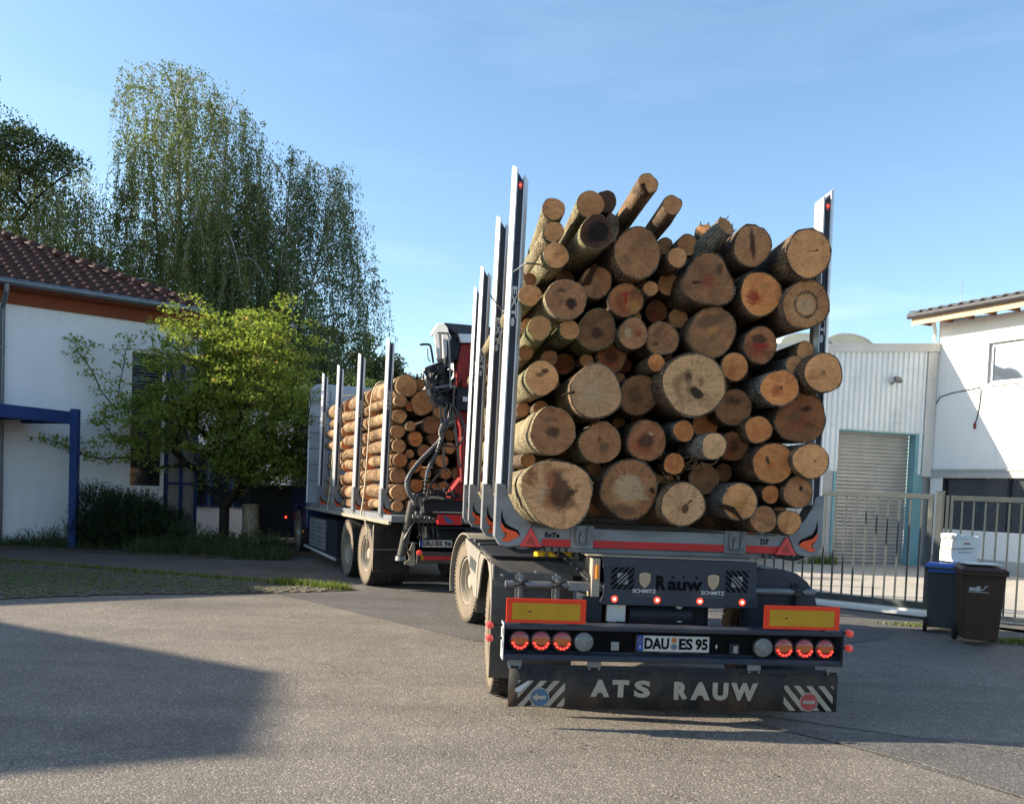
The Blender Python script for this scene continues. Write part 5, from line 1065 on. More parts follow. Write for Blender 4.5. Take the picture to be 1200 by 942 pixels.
LAB = '''slim pale-barked log at the very top of the column beside the left rear stake
pale log sticking up near the top left, its tan face overlapping a dark one behind
round dark log end peeping out behind the pale top-left log
thin log rising highest of the whole load, its bark split below the end
second thin log jutting up at the top, right of the highest one
slim log with tan end just under the topmost one of the left column
log with a rotten dark hollow end near the top left of the load
pale-barked log third from the top in the left column beside the stake
large round brown log end below the two thin logs that jut up
small log end set back between the large round top log and the forked log
small brown log end directly left of the forked log at the top
small round tan end touching the right of the large round top log
broken stubby branch of grey bark pointing up at the top middle
short snapped fork stub just left of the broken branch at the top
log with a dark red cleft down its face near the top right
dark little end tucked between the broken branch and the cleft log
large clean tan log end at the top right against the stake
big rounded-triangular cracked log end under the broken branch
brown log with a split-off orange sliver, below the rotten hollow end
short pale log against the left stake, under the left column's three slim ones
large stained grey-brown log end in the left part, beside the pale short log
reddish log end with a red stain, left of centre in the upper half
very small round end right of the red-stained log
small brown end set back below the small ones right of the large round top log
orange-faced log between the triangular log and the ringed one at the right
grey log end with a round inner ring, just under the top right log
greenish-barked log with an orange end leaning at the left stake
thin knobbly log with flaking bark between the leaning log and a big brown face
big smooth brown log face in the left upper middle, above a dark orange one
log end with rough fibrous streaks, above the tiny orange end left of centre
brown ringed log end directly right of the fibrous streaked one
small end set back in the dark gap left of the swirled ring log
big brown log end with swirled dark rings, right of centre and above the hollow one
log end with a red smear across it, in the upper right part
dark orange log end set back above the big pale one at the left
tiny orange log end left above the large hollow log
small clean log end near the right stake, upper of a close pair
tiny grey-barked log end near the right stake, lower of a close pair
log end that overlaps the right stake halfway up the load
log with small knots in its end at the left stake, halfway up
big pale sawn log end with cracks, left of centre and halfway up
dark brown log face set back between the two largest pale faces
largest pale log end, with a dark hollow at its heart, in the load's middle
orange log end just up and right of the hollow-hearted log
tan oval log end with silvery grey bark, at the right and halfway up
brown log end just below and right of the hollow-hearted log
big dark red-brown teardrop-shaped log face at the right side
pale green-barked log with girdling cuts, second from the bottom beside the left stake
log end with one slanted side catching the sun, lower left
round red-brown log end in the lower middle, right of the slant-cut one
small orange log end with greenish bark in the lower middle
dull orange log set back under the hollow-hearted log's lower right
small pale log sticking out farthest with a sunlit rim, lower middle
red-brown log face half hidden behind the small sunlit-rimmed log
small clean orange end above the big orange log at the lower right
big orange log with a dark green spot, lower right
round pinkish tan log end against the lower right stake
small orange end under the twisted twigs in the lower middle
brown log end with splintered bark above the bottom row, right of centre
largest log of the bottom row, heart-shaped and stained, at the left corner
big dark log with a pale inner core in the bottom row
pale bottom-row log with a sunlit left rim and a crack to its heart
bottom-row log with a hanging splinter and grey bark, right of centre
tiny round orange end between the two orange logs of the lower right
brown knotted end against the right stake foot, second from the bottom
round brown log end in the bottom row, second from the right
last small fibrous log of the bottom row, beside the right stake foot'''.split('\n')
SHAPE = {17: ('tri', .13), 46: ('tear', .15), 59: ('heart', .12), 40: ('flat', .07), 48: ('flat', .10), 28: ('flat', .09), 14: ('egg', .08), 20: ('flat', .05), 32: ('flat', .05), 60: ('flat', .05), 6: ('flat', .09), 44: ('oval', .10)}
STC = {'k': (.012, .008, .006), 'd': (.085, .038, .020), 'r': (.26, .060, .026), 'R': (.34, .035, .02), 'o': (.46, .20, .06), 'p': (.46, .31, .17), 'O': (.06, .032, .018), 'g': (.03, .05, .02), 'b': (.17, .085, .042)}
# stains and dark hollows coloured onto single sawn ends: x, z, radii, turn, colour, strength (metres, in the face)
ST = {42: [(.02, -.06, .05, .032, -.7, 'k', 1.2), (-.05, .05, .035, .05, .3, 'd', .6), (.05, .02, .03, .05, 0, 'd', .5)], 60: [(.0, .01, .10, .085, 0, 'p', 1.1), (.10, -.05, .07, .02, -.5, 'p', 1), (.17, .0, .02, .02, 0, 'k', 1), (-.05, -.15, .14, .05, 0, 'b', .7)],
      14: [(.0, .02, .022, .11, .12, 'd', .9), (.0, .02, .008, .07, .12, 'k', .9)], 6: [(.02, .0, .065, .06, 0, 'k', 1.3)], 25: [(.0, .0, .085, .09, 0, 'O', .7), (.0, .0, .05, .055, 0, 'p', .6)], 59: [(.02, .02, .08, .15, .35, 'd', .85), (.08, -.01, .12, .022, .75, 'k', .7), (-.05, .10, .05, .07, 0, 'r', .7), (-.12, -.02, .03, .12, 0, 'p', .5)],
      61: [(.02, -.03, .025, .035, 0, 'd', 1), (.06, .03, .06, .006, .8, 'k', 1)], 33: [(.0, -.01, .065, .016, .05, 'R', 1), (-.01, .04, .06, .04, 0, 'd', .8)], 21: [(.0, .05, .05, .012, .2, 'R', .8), (.0, .0, .012, .06, 0, 'R', .9), (.05, -.04, .07, .05, 0, 'o', .6)], 24: [(-.06, -.02, .05, .07, 0, 'R', .65), (.03, .06, .06, .03, .4, 'o', .6)],
      32: [(.0, .02, .05, .04, 0, 'o', .8), (-.03, .08, .13, .045, .3, 'b', .8), (.0, .0, .09, .08, 0, 'O', .3)], 55: [(-.045, .02, .012, .03, .3, 'g', 1), (.0, -.09, .10, .05, 0, 'o', .7)], 44: [(.01, .0, .012, .014, 0, 'd', 1)], 40: [(.0, .04, .07, .02, .3, 'o', .6), (-.02, .0, .10, .10, 0, 'p', .5)], 17: [(.0, .0, .06, .06, 0, 'r', .6), (-.1, -.02, .06, .008, 0, 'k', .9), (.08, .09, .04, .06, 0, 'd', .5)],
      47: [(.0, -.01, .06, .05, 0, 'd', .7), (-.03, .08, .08, .03, 0, 'b', .6)], 46: [(.03, .06, .06, .03, 0, 'k', .6), (-.06, .0, .08, .06, 0, 'b', .6), (.06, -.06, .06, .05, 0, 'd', .5)], 20: [(.04, -.03, .05, .045, 0, 'k', .7), (-.03, .06, .05, .03, 0, 'd', .6)], 28: [(.0, -.02, .05, .05, 0, 'd', .7)], 49: [(.0, .0, .07, .06, 0, 'd', .7), (.03, .05, .02, .02, 0, 'p', .6)],
      34: [(.0, .0, .05, .05, 0, 'd', .7)], 48: [(.03, -.03, .05, .05, 0, 'b', .7), (.0, .02, .03, .05, 0, 'd', .5)], 29: [(.04, .01, .03, .04, 0, 'r', .6), (-.04, .0, .03, .05, 0, 'p', .6)], 30: [(-.05, -.04, .03, .02, 0, 'k', .6), (.03, .03, .05, .04, 0, 'r', .4)], 45: [(.0, .05, .08, .04, 0, 'd', .6)], 8: [(.05, .08, .09, .05, 0, 'b', .5), (-.08, -.06, .05, .06, 0, 'b', .5)], 16: [(.03, .02, .07, .005, .2, 'd', .8)], 38: [(.0, .0, .02, .02, 0, 'b', .6)], 53: [(.0, .0, .05, .06, 0, 'd', .6)], 39: [(.02, .05, .025, .02, 0, 'd', .9), (-.02, .02, .03, .02, 0, 'b', .7)], 41: [(-.03, .0, .07, .08, 0, 'b', .6)], 62: [(.0, -.03, .06, .05, 0, 'o', .6)], 64: [(.02, .03, .015, .02, 0, 'k', .9)], 56: [(.03, .0, .01, .01, 0, 'd', .8)]}
def log_meshes(R, Ln, kind=None, amp=0., n=22, m=9, bark='bB', face='ct', taper=.90, bend=.03, rim=.955, knots=2, seed=0, ry=1., stains=None):
    rs = random.Random(seed); ph = [rs.uniform(0, 2*pi) for _ in range(6)]; am = [rs.uniform(.015, .045), rs.uniform(.012, .035), rs.uniform(.006, .022), rs.uniform(.003, .012)]
    def rad(a, y=0):
        r = 1+sum(am[k]*cos((k+2)*a+ph[k]) for k in range(4))
        if kind == 'tri': r += amp*cos(3*(a+pi/2+pi/3))
        if kind == 'tear': r += amp*1.3*max(0, cos(a-radians(208)))**5 - .03
        if kind == 'heart': r += amp*.9*max(0, cos(a-radians(30)))**5+amp*.6*max(0, cos(a-radians(150)))**4-.10*max(0, cos(a-radians(75)))**6-.02
        if kind == 'flat': r -= amp*max(0, cos(a-radians(135)))**6+amp*.7*max(0, cos(a-radians(300)))**8
        if kind == 'egg': r += amp*cos(2*(a-pi/2))+.04*sin(a)
        if kind == 'oval': r += amp*cos(2*(a-.3))
        return r
    bx, bz = rs.uniform(-bend, bend), rs.uniform(-bend, bend); kn = [(rs.uniform(.25, Ln), rs.uniform(0, 2*pi)) for _ in range(knots*2)]
    ys = [0, .02, .08, .2, .45] + [Ln*k/(m-1) for k in range(2, m)]; ys = sorted(set(ys))
    g = G(); g.mat(M[bark]); vs = []
    for y in ys:
        t = y/Ln; k = (1-(1-taper)*t); fl = 1+.05*math.exp(-y*4)
        for j in range(n):
            a = 2*pi*j/n; r = R*k*fl*rad(a)/1.05*(1 if y > .001 else .985)
            r *= 1+.035*noise.noise((cos(a)*2+seed, sin(a)*2, y*2.6))
            for ky, ka in kn:
                dd = ((y-ky)/.06)**2 + ((((a-ka+pi) % (2*pi))-pi)*R/.05)**2
                if dd < 6: r += .020*math.exp(-dd)
            vs.append((r*cos(a)+bx*sin(pi*t)*1.2, y, r*sin(a)*ry+bz*sin(pi*t)*1.2))
    K = len(ys); fs = [(i*n+j, (i+1)*n+j, (i+1)*n+(j+1) % n, i*n+(j+1) % n) for i in range(K-1) for j in range(n)]
    b0 = len(vs)        # thickness of bark at the sawn end
    for j in range(n): v = vs[j]; q_ = rim*(1-rs.random()*.028); vs.append((v[0]*q_, .002, v[2]*q_))
    for j in range(n): v = vs[j]; q_ = 1+rs.uniform(-.012, .02); vs[j] = (v[0]*q_, v[1]+rs.uniform(-.003, .009), v[2]*q_)
    fs += [(j, (j+1) % n, b0+(j+1) % n, b0+j) for j in range(n)]
    g.add(vs, fs); g.mat(M[face]); g.add([vs[(K-1)*n+j] for j in range(n)], [tuple(range(n-1, -1, -1))])
    body = g.me('log', True); body.color_attributes.new('stain', 'FLOAT_COLOR', 'POINT').data.foreach_set('color', [0.]*4*len(body.vertices))
    g = G(); g.mat(M[face]); cv = []; RR = (1, .82, .58, .3) if not stains else (1, .92, .83, .74, .65, .56, .47, .38, .29, .20, .10); Q = len(RR)-1
    for q, rr in enumerate(RR):
        for j in range(n): v = vs[b0+j]; cv.append((v[0]*rr, .0015-.0035*(1-rr)+rs.uniform(-.0022, .0022)*(rr < .99 and not stains), v[2]*rr))
    cv.append((0, -.002, 0)); cf = [(q*n+j, q*n+(j+1) % n, (q+1)*n+(j+1) % n, (q+1)*n+j) for q in range(Q) for j in range(n)] + [(Q*n+j, Q*n+(j+1) % n, (Q+1)*n) for j in range(n)]
    g.add(cv, cf); end = g.me('cut_face', 'all')
    at = end.color_attributes.new('stain', 'FLOAT_COLOR', 'POINT'); at.data.foreach_set('color', [0.]*4*len(end.vertices))
    if stains:
        for vi, (x, _, z) in enumerate(cv):
            col = [0, 0, 0]; al = 0.
            for cx, cz, rx, rz, rot, k, st in stains:
                c_, s_ = cos(rot), sin(rot); u, w_ = (x-cx)*c_+(z-cz)*s_, -(x-cx)*s_+(z-cz)*c_; d_ = sqrt((u/rx)**2+(w_/rz)**2); a = st*max(0, min(1, 1.5-d_))
                if k == 'O' : d_ = sqrt((u/rx)**2+(w_/rz)**2); a = st*max(0, 1-abs(d_-1)*4)
                if a > al*.8: col = STC[k]; al = max(al, a)
            at.data[vi].color = (*col, al)
    return body, end
lw = lambda fr, x, y, z: fr.w(x, y, z)
for i, (x, z, R, y, k, b_) in enumerate(LOGS):
    kd, am = SHAPE.get(i, (None, 0)); Ln = (5.75 if z < 3.15 else 5.2)-(y-.2)+random.uniform(-.25, .1)
    thin = i in (3, 4); stub = i in (12, 13)
    if stub: Ln = 1.6
    body, end = log_meshes(R, Ln, kd, am, bark='b'+b_, face='c'+k, seed=i+1, knots=5, taper=.86 if not thin else .8, bend=.05 if R < .12 else .03, rim=.988 if b_ == 'P' else .955, m=10, stains=ST.get(i), n=30 if i in ST else 22)
    o = link('log', body, None, TF.w(x, y, z)); tilt = 0
    rz = TF.yaw+random.gauss(0, .012); rx = random.gauss(0, .007)
    if thin: rx = -.09; rz += .03
    if stub: rx = -.42; rz += (.45 if i == 12 else -.2)
    o.rotation_euler = (rx, 0, rz); fz = .0 if i not in (48,) else .2
    tag(o, LAB[i], 'log', 'logs loaded on the trailer'); f_ = link('cut_face', end, o)
# sliver, girdling cuts, splinters: belong to their logs
lg_obj = [o for o in bpy.data.objects if o.get('group') == 'logs loaded on the trailer']
lg_obj.sort(key=lambda o: LAB.index(o['label']))
def ring(o, R, y, w=.02): g = G(); g.lathe([(y-w/2, R*1.0), (y, R*1.012), (y+w/2, R*1.0)], 24, 'Y'); g.build('girdling_cut', M['bB'], o, smooth=True)
for i, ys_ in ((47, (.11, .34)), (59, (.09, .22, .36)), (26, (.3,)), (39, (.25,))):
    for yy in ys_: ring(lg_obj[i], LOGS[i][2]*.985, yy, .014)
g = G(); g.prism([(-.12, -.03), (-.03, .13), (.0, .12), (-.05, -.02)], -.02, .3); g.build('split_sliver', M['co'], lg_obj[18])
g = G(); g.prism([(-.13, -.02), (-.05, -.04), (.02, -.13), (.03, -.15), (-.04, -.09), (-.10, -.06), (-.15, -.055), (-.16, -.03)], -.03, .0); g.build('hanging_splinter', M['cn'], lg_obj[62])
g = G(); g.prism([(.04, .06), (.1, .15), (.16, .12), (.17, .02), (.14, -.06), (.08, -.05), (.06, 0)], .02, .25); g.build('bark_lump', M['bB'], lg_obj[6], smooth=True)
g = G(); g.tube([(-.16, .0, -.01), (-.24, -.06, -.04), (-.27, -.09, -.055)], [.012, .008, .002], 5); g.build('splinter', M['cw'], lg_obj[40])
g = G(); g.prism([(-.06, -.02), (-.03, -.075), (.0, -.09), (.0, -.07), (-.02, -.04), (-.03, .0)], -.012, .03); g.build('peeled_fibre', M['co'], lg_obj[3])
for i in (12, 13):
    g = G(); r = LOGS[i][2]
    for k in range(7):
        a = 2*pi*k/7+.3; g.tube([(r*.9*cos(a), .02, r*.9*sin(a)), (r*1.0*cos(a), -.01-.025*random.random(), r*1.0*sin(a)+.005)], [.010, .002], 4)
    g.build('splinter', M['bG'], lg_obj[i])
# twisted twigs in the gap
g = G()
for k in range(26):
    x, z = -.01+random.gauss(.10, .10), 1.93+random.gauss(0, .055); a = random.uniform(0, 2*pi); ln = random.uniform(.05, .13)
    P = smoothpts([(x, .5, z), (x+ln*.5*cos(a)+.02, .42, z+ln*.5*sin(a)), (x+ln*cos(a+.5), .36, z+ln*sin(a+.6))], 3); g.tube(P, [.010*(1-j/len(P)*.7) for j in range(len(P))], 5)
o = g.build('twigs', M['bT'], loc=TF.w(0, 0, 0), rot=(0, 0, TF.yaw)); tag(o, 'clump of twisted broken twigs and bark between the logs, lower middle', 'twigs', kind='stuff')
# further logs deeper in the load, seen only as dark ends in the gaps
deep = []
for t in range(9000):
    if len(deep) >= 110: break
    x, z, r = random.uniform(-1.05, 1.05), random.uniform(1.5, 3.55), random.uniform(.05, .14)
    if abs(x)+r > 1.12 or z > 3.55-.15*abs(x): continue
    if any(hypot(x-a[0], z-a[1]) < (r+a[2])*.97 for a in LOGS[:12]+LOGS[14:]): 
        if r > .065 or any(hypot(x-a[0], z-a[1]) < (r+a[2])*.80 for a in LOGS[:12]+LOGS[14:]): continue
    if any(hypot(x-a[0], z-a[1]) < (r+a[2])*.9 for a in deep): continue
    deep.append((x, z, r))
for i, (x, z, r) in enumerate(deep):
    body, end = log_meshes(r, 4.2, None, 0, n=14, m=5, bark='bB', face=random.choice(['cn', 'cr', 'ct']), seed=200+i, knots=0)
    o = link('log', body, None, TF.w(x, .62+random.random()*.5, z), (0, 0, TF.yaw)); tag(o, 'thin log lying deep in a dark gap of the trailer load', 'log', 'logs deep inside the trailer load'); link('cut_face', end, o)

# truck load: three packs of short pale logs one behind the other
TLOGS = [(-0.945,3.187,0.172),(-1.037,2.951,0.100),(-1.024,2.72,0.115),(-1.048,2.477,0.110),(-0.87,2.882,0.080),(-0.674,2.947,0.2),(-0.87,2.57,0.08),(-0.762,2.387,0.12),(-0.53,2.606,0.147),(-0.404,2.825,0.107),(-1.028,2.258,0.108),(-0.85,2.148,0.075),(-1.01,2.042,0.110),(-1.02,1.809,0.125),(-0.462,2.397,0.107),(-0.618,2.206,0.107),(-0.78,1.96,0.106),(-0.591,1.855,0.093),(-0.33,2.064,0.107),(-0.264,1.869,0.094),(-0.083,1.876,0.095),(-0.198,2.472,0.094),(-0.218,2.27,0.094),(-0.729,3.226,0.09),(-0.231,3.231,0.094),(-1.005,1.546,0.138),(-0.727,1.661,0.106),(-0.50,1.60,0.12),(-0.27,1.64,0.107),(-0.05,1.60,0.108),(-0.446,3.066,0.107),(-0.003,2.214,0.108),(0.01,2.619,0.108),(-0.034,3.019,0.108),(-1.03,1.33,.09),(-.8,1.36,.10),(-.55,1.35,.1),(-.3,1.36,.11),(-.05,1.36,.11)]
for a in ((.25, 1.4), (.5, 1.42), (.8, 1.4), (1.05, 1.42), (.2, 1.72), (.48, 1.75), (.78, 1.72), (1.05, 1.75), (.22, 2.05), (.5, 2.1), (.8, 2.05), (1.05, 2.1), (.25, 2.4), (.55, 2.45), (.85, 2.4), (1.05, 2.45), (.3, 2.75), (.6, 2.8), (.95, 2.75), (.3, 3.05), (.65, 3.1), (1.0, 3.05)): TLOGS.append((a[0], a[1], .14))
TLAB = {0: 'largest log at the top left corner of the truck load', 1: 'left-column truck log just under the largest corner log', 2: 'left-column truck log third from the top', 3: 'left-column truck log fourth from the top', 10: 'left-column truck log fifth from the top', 12: 'left-column truck log sixth from the top', 13: 'left-column truck log seventh from the top', 25: 'thick left-column truck log second from the load bed', 34: 'lowest left-column truck log lying on the load bed',
        4: 'small truck log with a bright cut rim, right of the left column near the top', 5: 'big pale truck log beside the hanging black hoses', 7: 'round orange truck log left of the looped hose', 8: 'wide brown truck log face behind the looped hose', 6: 'small truck log end wedged behind the fourth of the left column', 9: 'truck log end partly covered by the grapple hoses', 11: 'tiny truck log with a sunlit crescent rim', 26: 'truck log end beside the stabiliser leg head', 16: 'truck log end behind the bend of the thick spiral hose', 14: 'truck log end framed by the hose loop', 15: 'truck log end between the two spiral hoses, upper', 17: 'truck log end between the two spiral hoses, lower', 23: 'small truck log top, just right of the largest corner log', 27: 'truck log end low down behind the crane base', 18: 'pale truck log end directly left of the red ram', 19: 'truck log end low left of the red ram'}
names = ['rear', 'middle', 'front']
for i, (x, z, r) in enumerate(TLOGS):
    vis = i < 34; left = i in (0, 1, 2, 3, 10, 12, 13, 25, 34)
    body, end = log_meshes(r, 1.72, None, 0, n=16 if vis else 10, m=5, bark='bT' if (left or random.random() < .6) else 'bB', face=random.choice(['ct', 'co', 'cn', 'ct']), seed=400+i, taper=.93, knots=1 if left else 0, bend=.02)
    for p, y in enumerate((-1.12, .68, 2.46)):
        if p and not (left or z > 2.7 or i >= 34): continue
        zz_ = z-.04*p + (random.uniform(-.02, .02) if p else 0)
        o = link('log', body, None, KF.w(x+random.uniform(-.02, .02)*(p > 0), y+random.uniform(-.07, .05), zz_), (random.gauss(0, .016 if p else .010), (i*1.7+p*2.1), KF.yaw+random.gauss(0, .02 if p else .012)))
        if p == 0: lab = TLAB.get(i, 'truck log end half hidden behind the crane and its hoses')
        elif left: lab = TLAB[i].replace('left-column truck log', 'left-column log').replace(' lying on the load bed', '').replace(' at the top left corner of the truck load', ' at the top left') + ', %s pack of the truck load' % names[p]
        else: lab = 'pale short log inside the forward packs of the truck load'
        tag(o, lab, 'log', 'logs loaded on the truck'); link('cut_face', end, o)
# load straps over the truck load
for y in (.25, 3.1):
    g = G(); P = [(-1.27, y, 1.12), (-1.22, y, 1.6), (-1.18, y, 2.4), (-1.16, y, 3.0), (-1.1, y, 3.28), (-.9, y, 3.39), (0, y, 3.36), (1.1, y, 3.25), (1.2, y, 2.9), (1.27, y, 1.12)]
    g.tube(smoothpts(P, 3), .014, 5)
    o = g.build('load_strap', M['strap'], loc=KF.w(0, 0, 0), rot=(0, 0, KF.yaw)); tag(o, 'pale strap over the truck logs, %s' % ('nearer the crane' if y < 1 else 'nearer the silver headboard'), 'strap')
g = G(); g.tube([(-1.2, 1.5, 2.9), (-1.1, 1.2, 3.15), (-1.04, .9, 3.3)], .008, 5)
g.tube([(-1.275, 1.67, 3.35), (-1.15, 1.66, 3.2), (-1.0, 1.3, 3.25)], .008, 5); g.tube([(-1.2, .44, 3.25), (-1.12, .35, 3.3), (-.98, .6, 3.36)], .007, 5)
o = g.build('tie_wire', M['galv'], loc=TF.w(0, 0, 0), rot=(0, 0, TF.yaw)); tag(o, 'thin wire tied from the left stakes to the upper trailer logs', 'wire')

# ============================================================ BINS
def bin_(loc, rz, W_, D_, Hh, body, lid, label, wheels=True):
    e = empty('wheeled_bin', loc, rz, label, 'bin')
    g = G(); z0, z1 = .06, Hh-.10; k = .80
    bx = [(-W_/2*k, -D_/2*k), (W_/2*k, -D_/2*k), (W_/2*k, D_/2*.9), (-W_/2*k, D_/2*.9)]; tx = [(-W_/2, -D_/2), (W_/2, -D_/2), (W_/2, D_/2), (-W_/2, D_/2)]
    g.add([(x, y, z0) for x, y in bx]+[(x, y, z1) for x, y in tx], [(3, 2, 1, 0), (0, 1, 5, 4), (1, 2, 6, 5), (2, 3, 7, 6), (3, 0, 4, 7), (4, 5, 6, 7)])
    g.build('body', body, e, bevel=.018)
    g = G(); g.box(-W_/2-.015, W_/2+.015, -D_/2-.02, D_/2+.01, z1-.045, z1-.002); 
    for i in range(7): g.box(-W_/2+.04+i*(W_-.08)/6-.006, -W_/2+.04+i*(W_-.08)/6+.006, -D_/2-.02, -D_/2-.004, z1-.075, z1-.046)
    g.build('rim', body, e, bevel=.006)
    g = G(); a = W_/2+.02; b_ = D_/2+.025; g.add([(-a, -b_, z1), (a, -b_, z1), (a, b_, z1), (-a, b_, z1), (-a, -b_, z1+.014), (a, -b_, z1+.014), (a, b_, z1+.02), (-a, b_, z1+.02), (-a*.85, -b_*.8, z1+.045), (a*.85, -b_*.8, z1+.045), (a*.85, b_*.9, z1+.06), (-a*.85, b_*.9, z1+.06)],
                              [(3, 2, 1, 0), (0, 1, 5, 4), (1, 2, 6, 5), (2, 3, 7, 6), (3, 0, 4, 7), (4, 5, 9, 8), (5, 6, 10, 9), (6, 7, 11, 10), (7, 4, 8, 11), (8, 9, 10, 11)]); g.build('lid', lid, e, bevel=.012)
    g = G(); g.tube([(-W_/2+.02, D_/2+.09, z1), (W_/2-.02, D_/2+.09, z1)], .015, 8)
    for s in (-1, 1): g.tube([(s*(W_/2-.04), D_/2, z1-.02), (s*(W_/2-.04), D_/2+.09, z1)], .013, 8)
    g.build('handle', body, e, smooth=True)
    for s in (-1, 1):
        g = G(); g.lathe([(-.025, .0), (-.025, .06), (-.022, .095), (.022, .095), (.025, .06), (.025, 0)], 22, 'X'); g.build('wheel', M['rubber'], e, loc=(s*(W_/2*.9+.0), D_/2*.8, .096), smooth=True)
    g = G(); g.tube([(-W_/2*.9, D_/2*.8, .096), (W_/2*.9, D_/2*.8, .096)], .012, 8); g.build('axle', M['galv'], e)
    return e
bk_ = bin_((6.11, 11.90, 0), radians(152), .44, .50, .95, M['bin_grey'], M['bin_blue'], 'dark grey wheeled bin with a bright blue lid in front of the gate post')
g = G(); g.prismx([(.262, .83), (.262, .79), (.254, .80)], -.2, .2); g.build('lid_flap', M['bin_blue'], bk_)
bb = bin_((6.04, 10.92, 0), radians(-18), .47, .52, .99, M['bin_brown'], M['bin_brown'], 'dark brown wheeled bin with a white printed logo, right of the blue-lidded bin')
k = .9
text('enB', -.165, -.035, .655, .715, -.258, 'lettering', M['white'], bb, .06, .006); g = G(); g.tube(smoothpts([(-.03, -.2585, .665), (.0, -.2585, .69), (.01, -.2585, .715), (.04, -.2585, .715)], 4), .006, 5); g.box(-.175, .05, -.257, -.253, .640, .647)
g.build('logo_swash', M['white'], bb)
def carton(nm, c, s, rz, m, lab, cat, sk=0):
    g = G(); a, b_, h = s[0]/2, s[1]/2, s[2]
    g.add([(-a, -b_, 0), (a, -b_, 0), (a, b_, 0), (-a, b_, 0), (-a+sk, -b_, h), (a+sk, -b_, h*1.02), (a+sk, b_, h), (-a+sk, b_, h*.98)], [(3, 2, 1, 0), (4, 5, 6, 7), (0, 1, 5, 4), (1, 2, 6, 5), (2, 3, 7, 6), (3, 0, 4, 7)])
    o = g.build(nm, m, loc=c, rot=(0, 0, rz), bevel=.006); return tag(o, lab, cat)
c1 = carton('carton', (6.31, 11.98, .925), (.36, .27, .17), radians(10), M['carton'], 'lower white carton on the blue-lidded bin', 'box')
g = G(); g.box(-.10, .08, -.1385, -.1355, .125, .135); g.build('printed_line', M['galv'], c1)
c2 = carton('carton', (6.33, 11.98, 1.103), (.40, .27, .13), radians(15), M['carton'], 'upper white carton of the pair on the blue-lidded bin', 'box', .01)
g = G(); g.box(-.07, .03, -.1385, -.1355, .06, .08); g.build('printed_label', M['signred'], c2); g = G(); g.box(-.10, .10, -.1385, -.1355, .01, .018); g.build('printed_line', M['galv'], c2)
g = G(); nx = 9; vs = []; fs = []
for i in range(nx+1):
    for j in range(5): vs.append((-.19+.38*i/nx, -.13+.26*j/4, .05*(1-i/nx*.7)+.025*noise.noise((i*.6, j*.8, 3))+.012))
for i in range(nx):
    for j in range(4): a = i*5+j; fs.append((a, a+5, a+6, a+1))
n0 = len(vs); vs += [(x, y, 0) for x, y, z in vs]; fs += [(a+n0, d_+n0, c_+n0, b_+n0) for a, b_, c_, d_ in fs]
ring_ = [i*5 for i in range(nx+1)] + [nx*5+j for j in range(1, 5)] + [i*5+4 for i in range(nx-1, -1, -1)] + [j for j in range(3, 0, -1)]
fs += [(ring_[i], ring_[i]+n0, ring_[(i+1) % len(ring_)]+n0, ring_[(i+1) % len(ring_)]) for i in range(len(ring_))]
g.add(vs, fs); tag(g.build('crumpled_papers', M['paper'], loc=(6.31, 11.97, 1.237), rot=(0, 0, radians(18))), 'crumpled sheets of paper lying on the cartons', 'paper')
carton('flat_cardboard', (6.05, 10.96, .966), (.40, .34, .012), radians(-12), M['carton'], 'flattened piece of light cardboard on the brown bin', 'cardboard')

